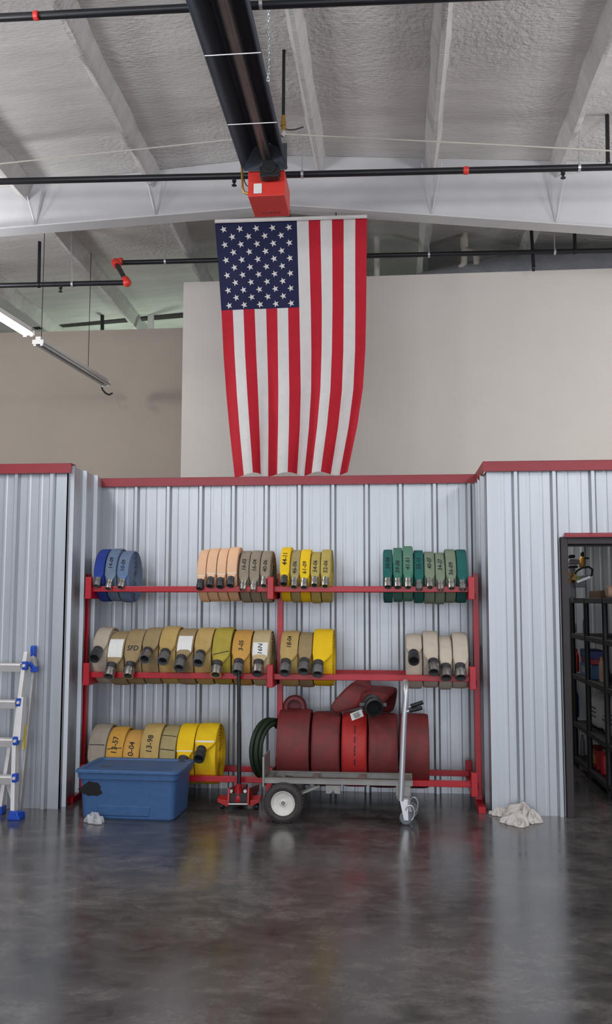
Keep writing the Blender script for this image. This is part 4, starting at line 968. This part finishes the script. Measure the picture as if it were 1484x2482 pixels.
# ------------------------------------------------------------------ store room shelf and goods
Xs = 1.80
ZS = [.10, .45, .93, 1.34, 1.70]
sh = thing('storage_shelf', (Xs+.25, 8.8, 0), 'black plastic shelving unit inside the store room', 'shelf')
M_shelf = mat('black shelf plastic', (34, 34, 38), .55, 0, .1, 12)
for z in ZS:
    mb = MB(); mb.bb((Xs, 7.72, z-.05), (Xs+.5, 9.75, z)); mb.build('shelf_board', M_shelf, sh, bevel=.005)
mb = MB(); mb.bb((Xs+.49, 7.74, .05), (Xs+.5, 9.73, 1.66)); mb.build('shade_panel', M_shelf, sh)  # dark sheet added to stand in for shade behind the goods
for yy in (7.76, 8.22, 9.0, 9.7):
    for xx in (Xs+.02, Xs+.48):
        mb = MB(); mb.tube([(xx, yy, 0), (xx, yy, 1.70)], .026, 12); mb.build('post', M_shelf, sh, smooth=True)
M_or = mat('orange yellow plastic', (232, 170, 66), .4); M_gr = mat('lime plastic', (170, 190, 60), .4); M_rd = mat('red plastic', (190, 38, 44), .45); M_bl = mat('dark blue plastic', (38, 60, 130), .45); M_gy = mat('grey plastic', (150, 152, 156), .45); M_tn = mat('tan leather', (214, 176, 150), .7, 0, .06, 9); M_lb = mat('light blue carton', (70, 110, 150), .6); M_bag = mat('white sack paper', (222, 222, 224), .75, 0, .05, 10, .3, 30); M_tq = mat('brown board', (120, 92, 66), .7)
def q(px, py, dx=.12): return atx(px, py, Xs+dx)
# chainsaw at the far end of the top shelf
Ycs = 9.25; zS = ZS[-1]
cs = thing('chainsaw', at(1412, 1420, Ycs), 'chainsaw with black loop handle lying on the top shelf in the store room', 'chainsaw')
def c_(px, py, dy=0.): return at(px, py, Ycs+dy)
mb = MB(); mb.hexa([c_(1396, 1424, -.08), c_(1420, 1424, -.08), c_(1420, 1424, .1), c_(1396, 1424, .1)], [c_(1394, 1398, -.06), c_(1424, 1392, -.06), c_(1424, 1392, .1), c_(1394, 1398, .1)]); mb.build('engine_body', M_gy, cs, bevel=.01)
for (a, b) in (((1390, 1406), (1396, 1392)), ((1395, 1408), (1404, 1398))):
    mb = MB(); mb.beam(c_(*a, -.10), c_(*b, -.10), .03, .03); mb.build('side_cover', M_gr if a[0] > 1391 else M_or, cs, bevel=.005)
mb = MB(); mb.tube([c_(1389, 1412, -.09), c_(1391, 1396, -.1), c_(1399, 1383, -.1), c_(1412, 1376, -.1), c_(1428, 1374, -.1), c_(1436, 1380, -.1), c_(1435, 1394, -.1), c_(1424, 1398, -.1)], .011, 10); mb.build('front_handle', M_blackp, cs, smooth=True)
mb = MB(); mb.beam(c_(1398, 1411, -.12), c_(1432, 1398, -.12), .012, .03); mb.build('guide_bar', M_alu, cs, bevel=.003)
tl = thing('spray_bottle', at(1411, 1372, 9.5), 'yellow bottle with a black cap standing on the goods on the top shelf', 'bottle')
a = at(1411, 1376, 9.45); b = at(1412, 1346, 9.45); mb = MB(); mb.lathe(a, b-a, [(0, 0), (.024, 0), (.027, .02), (.027, .07), (.022, .10), (.014, .115), (0, .115)], 16); mb.build('body', M_or, tl, smooth=True, angle=30)
mb = MB(); mb.lathe(b-Vector((0,0,.012)), (0,0,1), [(.015, 0), (.017, .004), (.017, .04), (.01, .05), (0, .05)], 14); mb.box(b+Vector((.04, 0, -.03)), (.05, .02, .02)); mb.build('cap', M_blackp, tl, smooth=True, angle=30)
pt = thing('power_tool', at(1388, 1415, 9.4), 'grey power tool with black grips at the far end of the top shelf', 'tool')
mb = MB(); a = at(1377, 1356, 9.4); b = at(1404, 1368, 9.4); mb.bb((a.x, 9.35, b.z), (b.x, 9.5, a.z)); mb.build('motor', M_gy, pt, bevel=.012)
mb = MB(); a = at(1377, 1345, 9.38); b = at(1393, 1353, 9.38); mb.bb((a.x, 9.33, b.z), (b.x, 9.45, a.z)); mb.build('grip', M_blackp, pt, bevel=.012)
mb = MB(); a = at(1378, 1371, 9.38); b = at(1399, 1377, 9.38); mb.bb((a.x, 9.33, b.z), (b.x, 9.45, a.z)); mb.build('trigger_guard', M_blackp, pt, bevel=.008)
mb = MB(); a = at(1378, 1378, 9.4); b = at(1396, 1424, 9.4); mb.bb((a.x, 9.37, zS), (b.x, 9.5, a.z)); mb.build('base', M_gy, pt, bevel=.012)
for py in (1391, 1407):
    mb = MB(); a = at(1378, py-5, 9.36); b = at(1384, py+5, 9.36); mb.bb((a.x, 9.34, b.z), (b.x, 9.37, a.z)); mb.build('yellow_label', M_or, pt)
a = at(1452, 1406, 8.35); 
mb = MB(); mb.lathe(Vector((Xs+.06, 8.3, zS+.055)), (1, .12, 0), [(0, 0), (.045, .0), (.055, .012), (.055, .36), (.045, .37), (0, .37)], 22); tag(mb.build('leather_roll', M_tn, smooth=True, angle=40), 'pale tan roll lying on the near end of the top shelf', 'roll')
mb = MB(); mb.bb((Xs+.05, 8.5, zS), (Xs+.4, 9.0, zS+.07)); tag(mb.build('wooden_tray', M_tq, bevel=.006), 'low brown tray on the top shelf between the chainsaw and the tan roll', 'tray')
def bottle(nm, lab, px0, px1, ptop, sh_i, m, mcap, cat='bottle', dx=.09, grp=None):
    a = q((px0+px1)/2, ptop, dx); w = abs(px1-px0)*a.y/2200*.5; z0 = ZS[sh_i]; h = max(.06, a.z-z0)
    t = thing(nm, (a.x, a.y, z0), lab, cat, grp)
    mb = MB(); mb.lathe((a.x, a.y, z0), (0,0,1), [(0, 0), (w*.95, 0), (w, .01), (w, h*.68), (w*.75, h*.80), (w*.4, h*.86), (w*.4, h*.9)], 18); mb.build('body', m, t, smooth=True, angle=35)
    mb = MB(); mb.lathe((a.x, a.y, z0+h*.87), (0,0,1), [(w*.45, 0), (w*.45, h*.12), (0, h*.13)], 14); mb.build('cap', mcap, t, smooth=True, angle=35)
def carton(nm, lab, px0, px1, ptop, z0, m, cat='box', dx=.06, d=.16, mtop=None):
    a = q(px0, ptop, dx); b = q(px1, ptop, dx)
    t = thing(nm, (a.x+d/2, (a.y+b.y)/2, z0), lab, cat)
    y0, y1 = sorted((a.y, b.y)); zt = (a.z+b.z)/2
    mb = MB(); mb.bb((a.x, y0+.004, z0), (a.x+d, y1-.004, zt)); mb.build('body', m, t, bevel=.004)
    mb = MB(); mb.bb((a.x-.002, y0+(y1-y0)*.15, z0+(zt-z0)*.25), (a.x, y1-(y1-y0)*.15, z0+(zt-z0)*.75)); mb.build('label', mtop or M_gy, t)
    return zt
bottle('bottle', 'dark red bottle at the far end of the middle shelf', 1391, 1403, 1572, 2, M_rd, M_rd)
zt = carton('carton', 'light blue carton on the middle shelf of the store room', 1406, 1436, 1608, ZS[2], M_lb, mtop=M_gy)
zt = carton('carton', 'red carton lying on the light blue carton', 1408, 1429, 1594, zt, M_rd, mtop=M_bl)
carton('carton', 'dark blue carton on top of the red carton', 1406, 1432, 1575, zt, M_bl, mtop=M_lb)
bottle('tin', 'small orange tin on the middle shelf right of the cartons', 1452, 1464, 1592, 2, M_tn, M_or, 'tin')
bottle('tin', 'orange capped black tin at the near end of the middle shelf', 1466, 1478, 1610, 2, M_blackp, M_or, 'tin')
bottle('bottle', 'slim grey bottle on the upper shelf near its far end', 1384, 1397, 1505, 3, M_gy, M_gy)
bottle('bottle', 'blue grey bottle in the middle of the upper shelf', 1413, 1423, 1492, 3, M_lb, M_blackp)
bottle('bottle', 'brown bottle at the near end of the upper shelf', 1461, 1470, 1500, 3, M_tq, M_blackp)
bottle('bottle', 'dark blue bottle with a yellow cap left of the white sacks', 1387, 1402, 1664, 1, M_bl, M_or)
bottle('jug', 'dark blue jug at the far end of the bottom shelf', 1389, 1401, 1755, 0, M_bl, M_or, 'jug')
bottle('bottle', 'tall pale grey bottle on the bottom shelf left of the red can', 1407, 1417, 1780, 0, M_gy, M_rd)
rc = carton('fuel_can', 'red fuel can on the bottom shelf of the store room', 1426, 1447, 1812, ZS[0], M_rd, 'can', mtop=M_or)
bottle('tin', 'dark red tin at the near end of the bottom shelf', 1456, 1474, 1815, 0, M_rd, M_tq, 'tin')
for (px0, px1, top, nm) in ((1424, 1450, 1676, 'white printed sack on the lower shelf, left one behind the shelf post'), (1453, 1497, 1680, 'white printed sack on the lower shelf, near one at the picture edge')):
    a = q(px0, 1720, .10); b = q(px1, 1720, .10); zt = q((px0+px1)/2, top, .10).z; z0 = ZS[1]; y0, y1 = sorted((a.y, b.y))
    t = thing('sack', (a.x+.12, (y0+y1)/2, z0), nm, 'sack')
    lpz = [(0, .97), (.12, 1.02), (.5, 1.06), (.78, 1.0), (.92, .6), (1, .25)]
    mb = MB(); cc = Vector((a.x+.11, (y0+y1)/2, 0)); vs = []; fs = []; n = 24
    for (hz, k) in lpz:
        for i in range(n):
            t_ = 2*PI*i/n; cx = math.copysign(abs(math.cos(t_))**.5, math.cos(t_)); sx = math.copysign(abs(math.sin(t_))**.5, math.sin(t_))
            vs.append((cc.x+.11*cx*(k if hz < .8 else k*.6), cc.y+(y1-y0)/2*sx*min(1, k)*(1 if hz < .8 else (.95 if hz < .95 else .8)), z0+(zt-z0)*hz*(1+.02*math.sin(3*t_))))
    for i in range(len(lpz)-1):
        for j in range(n): fs.append((i*n+j, i*n+(j+1) % n, (i+1)*n+(j+1) % n, (i+1)*n+j))
    fs += [tuple(range(n)), tuple(range((len(lpz)-1)*n, len(lpz)*n))]
    mb.add(vs, fs); mb.build('bag', M_bag, t, smooth=True, sub=1, angle=180)
    mb = MB(); zz = z0+(zt-z0)*.32
    for k in range(3): mb.bb((cc.x-.118, y0+(y1-y0)*.2, zz+.04*k), (cc.x-.114, y0+(y1-y0)*(.8-.1*k), zz+.04*k+.012))
    mb.build('printing', M_gun, t)
# ------------------------------------------------------------------ light
def area(loc, size, power, col=(1,1,1), rot=(0,0,0), sy=None, spread=PI):
    l = bpy.data.lights.new('unseen_light', 'AREA'); l.shape = 'RECTANGLE'; l.size = size; l.size_y = sy or size; l.energy = power; l.color = col; l.spread = spread
    o = bpy.data.objects.new('unseen_light', l); COL.objects.link(o); o.location = loc; o.rotation_euler = rot; return o
def point_light(loc, power, col=(.97, .985, 1), r=.25):
    l = bpy.data.lights.new('unseen_light', 'POINT'); l.energy = power; l.color = col; l.shadow_soft_size = r
    o = bpy.data.objects.new('unseen_light', l); COL.objects.link(o); o.location = loc; return o
# unseen bare strip lights of the hall; last two added to brighten the beige walls
for x, y, p in ((-3.2, -2.5, 90), (-3.2, 1.0, 110), (-3.6, 4.4, 100), (3.0, -2.5, 90), (3.0, 1.0, 110), (3.2, 4.6, 105), (-5.6, 8.2, 150), (3.9, 8.0, 72)):
    point_light((x, y, 4.6), p)
# daylight through the open bay doors behind the camera
area((-.6, -7.5, 2.2), 9, 265, (.90, .94, 1), rot=(math.radians(90), 0, 0), sy=4.2)
# lamps over the mezzanine behind the shaded beige wall (greenish tubes) and in the store room
point_light((-4.4, YW2+1.5, zw-.55), 22, (.80, 1, .82), .12)
point_light((-2.6, YW2+1.5, zw-.55), 22, (.80, 1, .82), .12)
area((1.5, 9.9, 2.62), .2, 7, (1, .97, .92), sy=1.2)
w = bpy.data.worlds.new('world'); SC.world = w; w.use_nodes = True; bg = w.node_tree.nodes['Background']; bg.inputs[0].default_value = (.80, .86, 1, 1); bg.inputs[1].default_value = .45
SC.view_settings.view_transform = 'Standard'; SC.view_settings.look = 'None'; SC.view_settings.gamma = 1; SC.view_settings.use_curve_mapping = False; SC.view_settings.exposure = .40
bpy.context.view_layer.update()
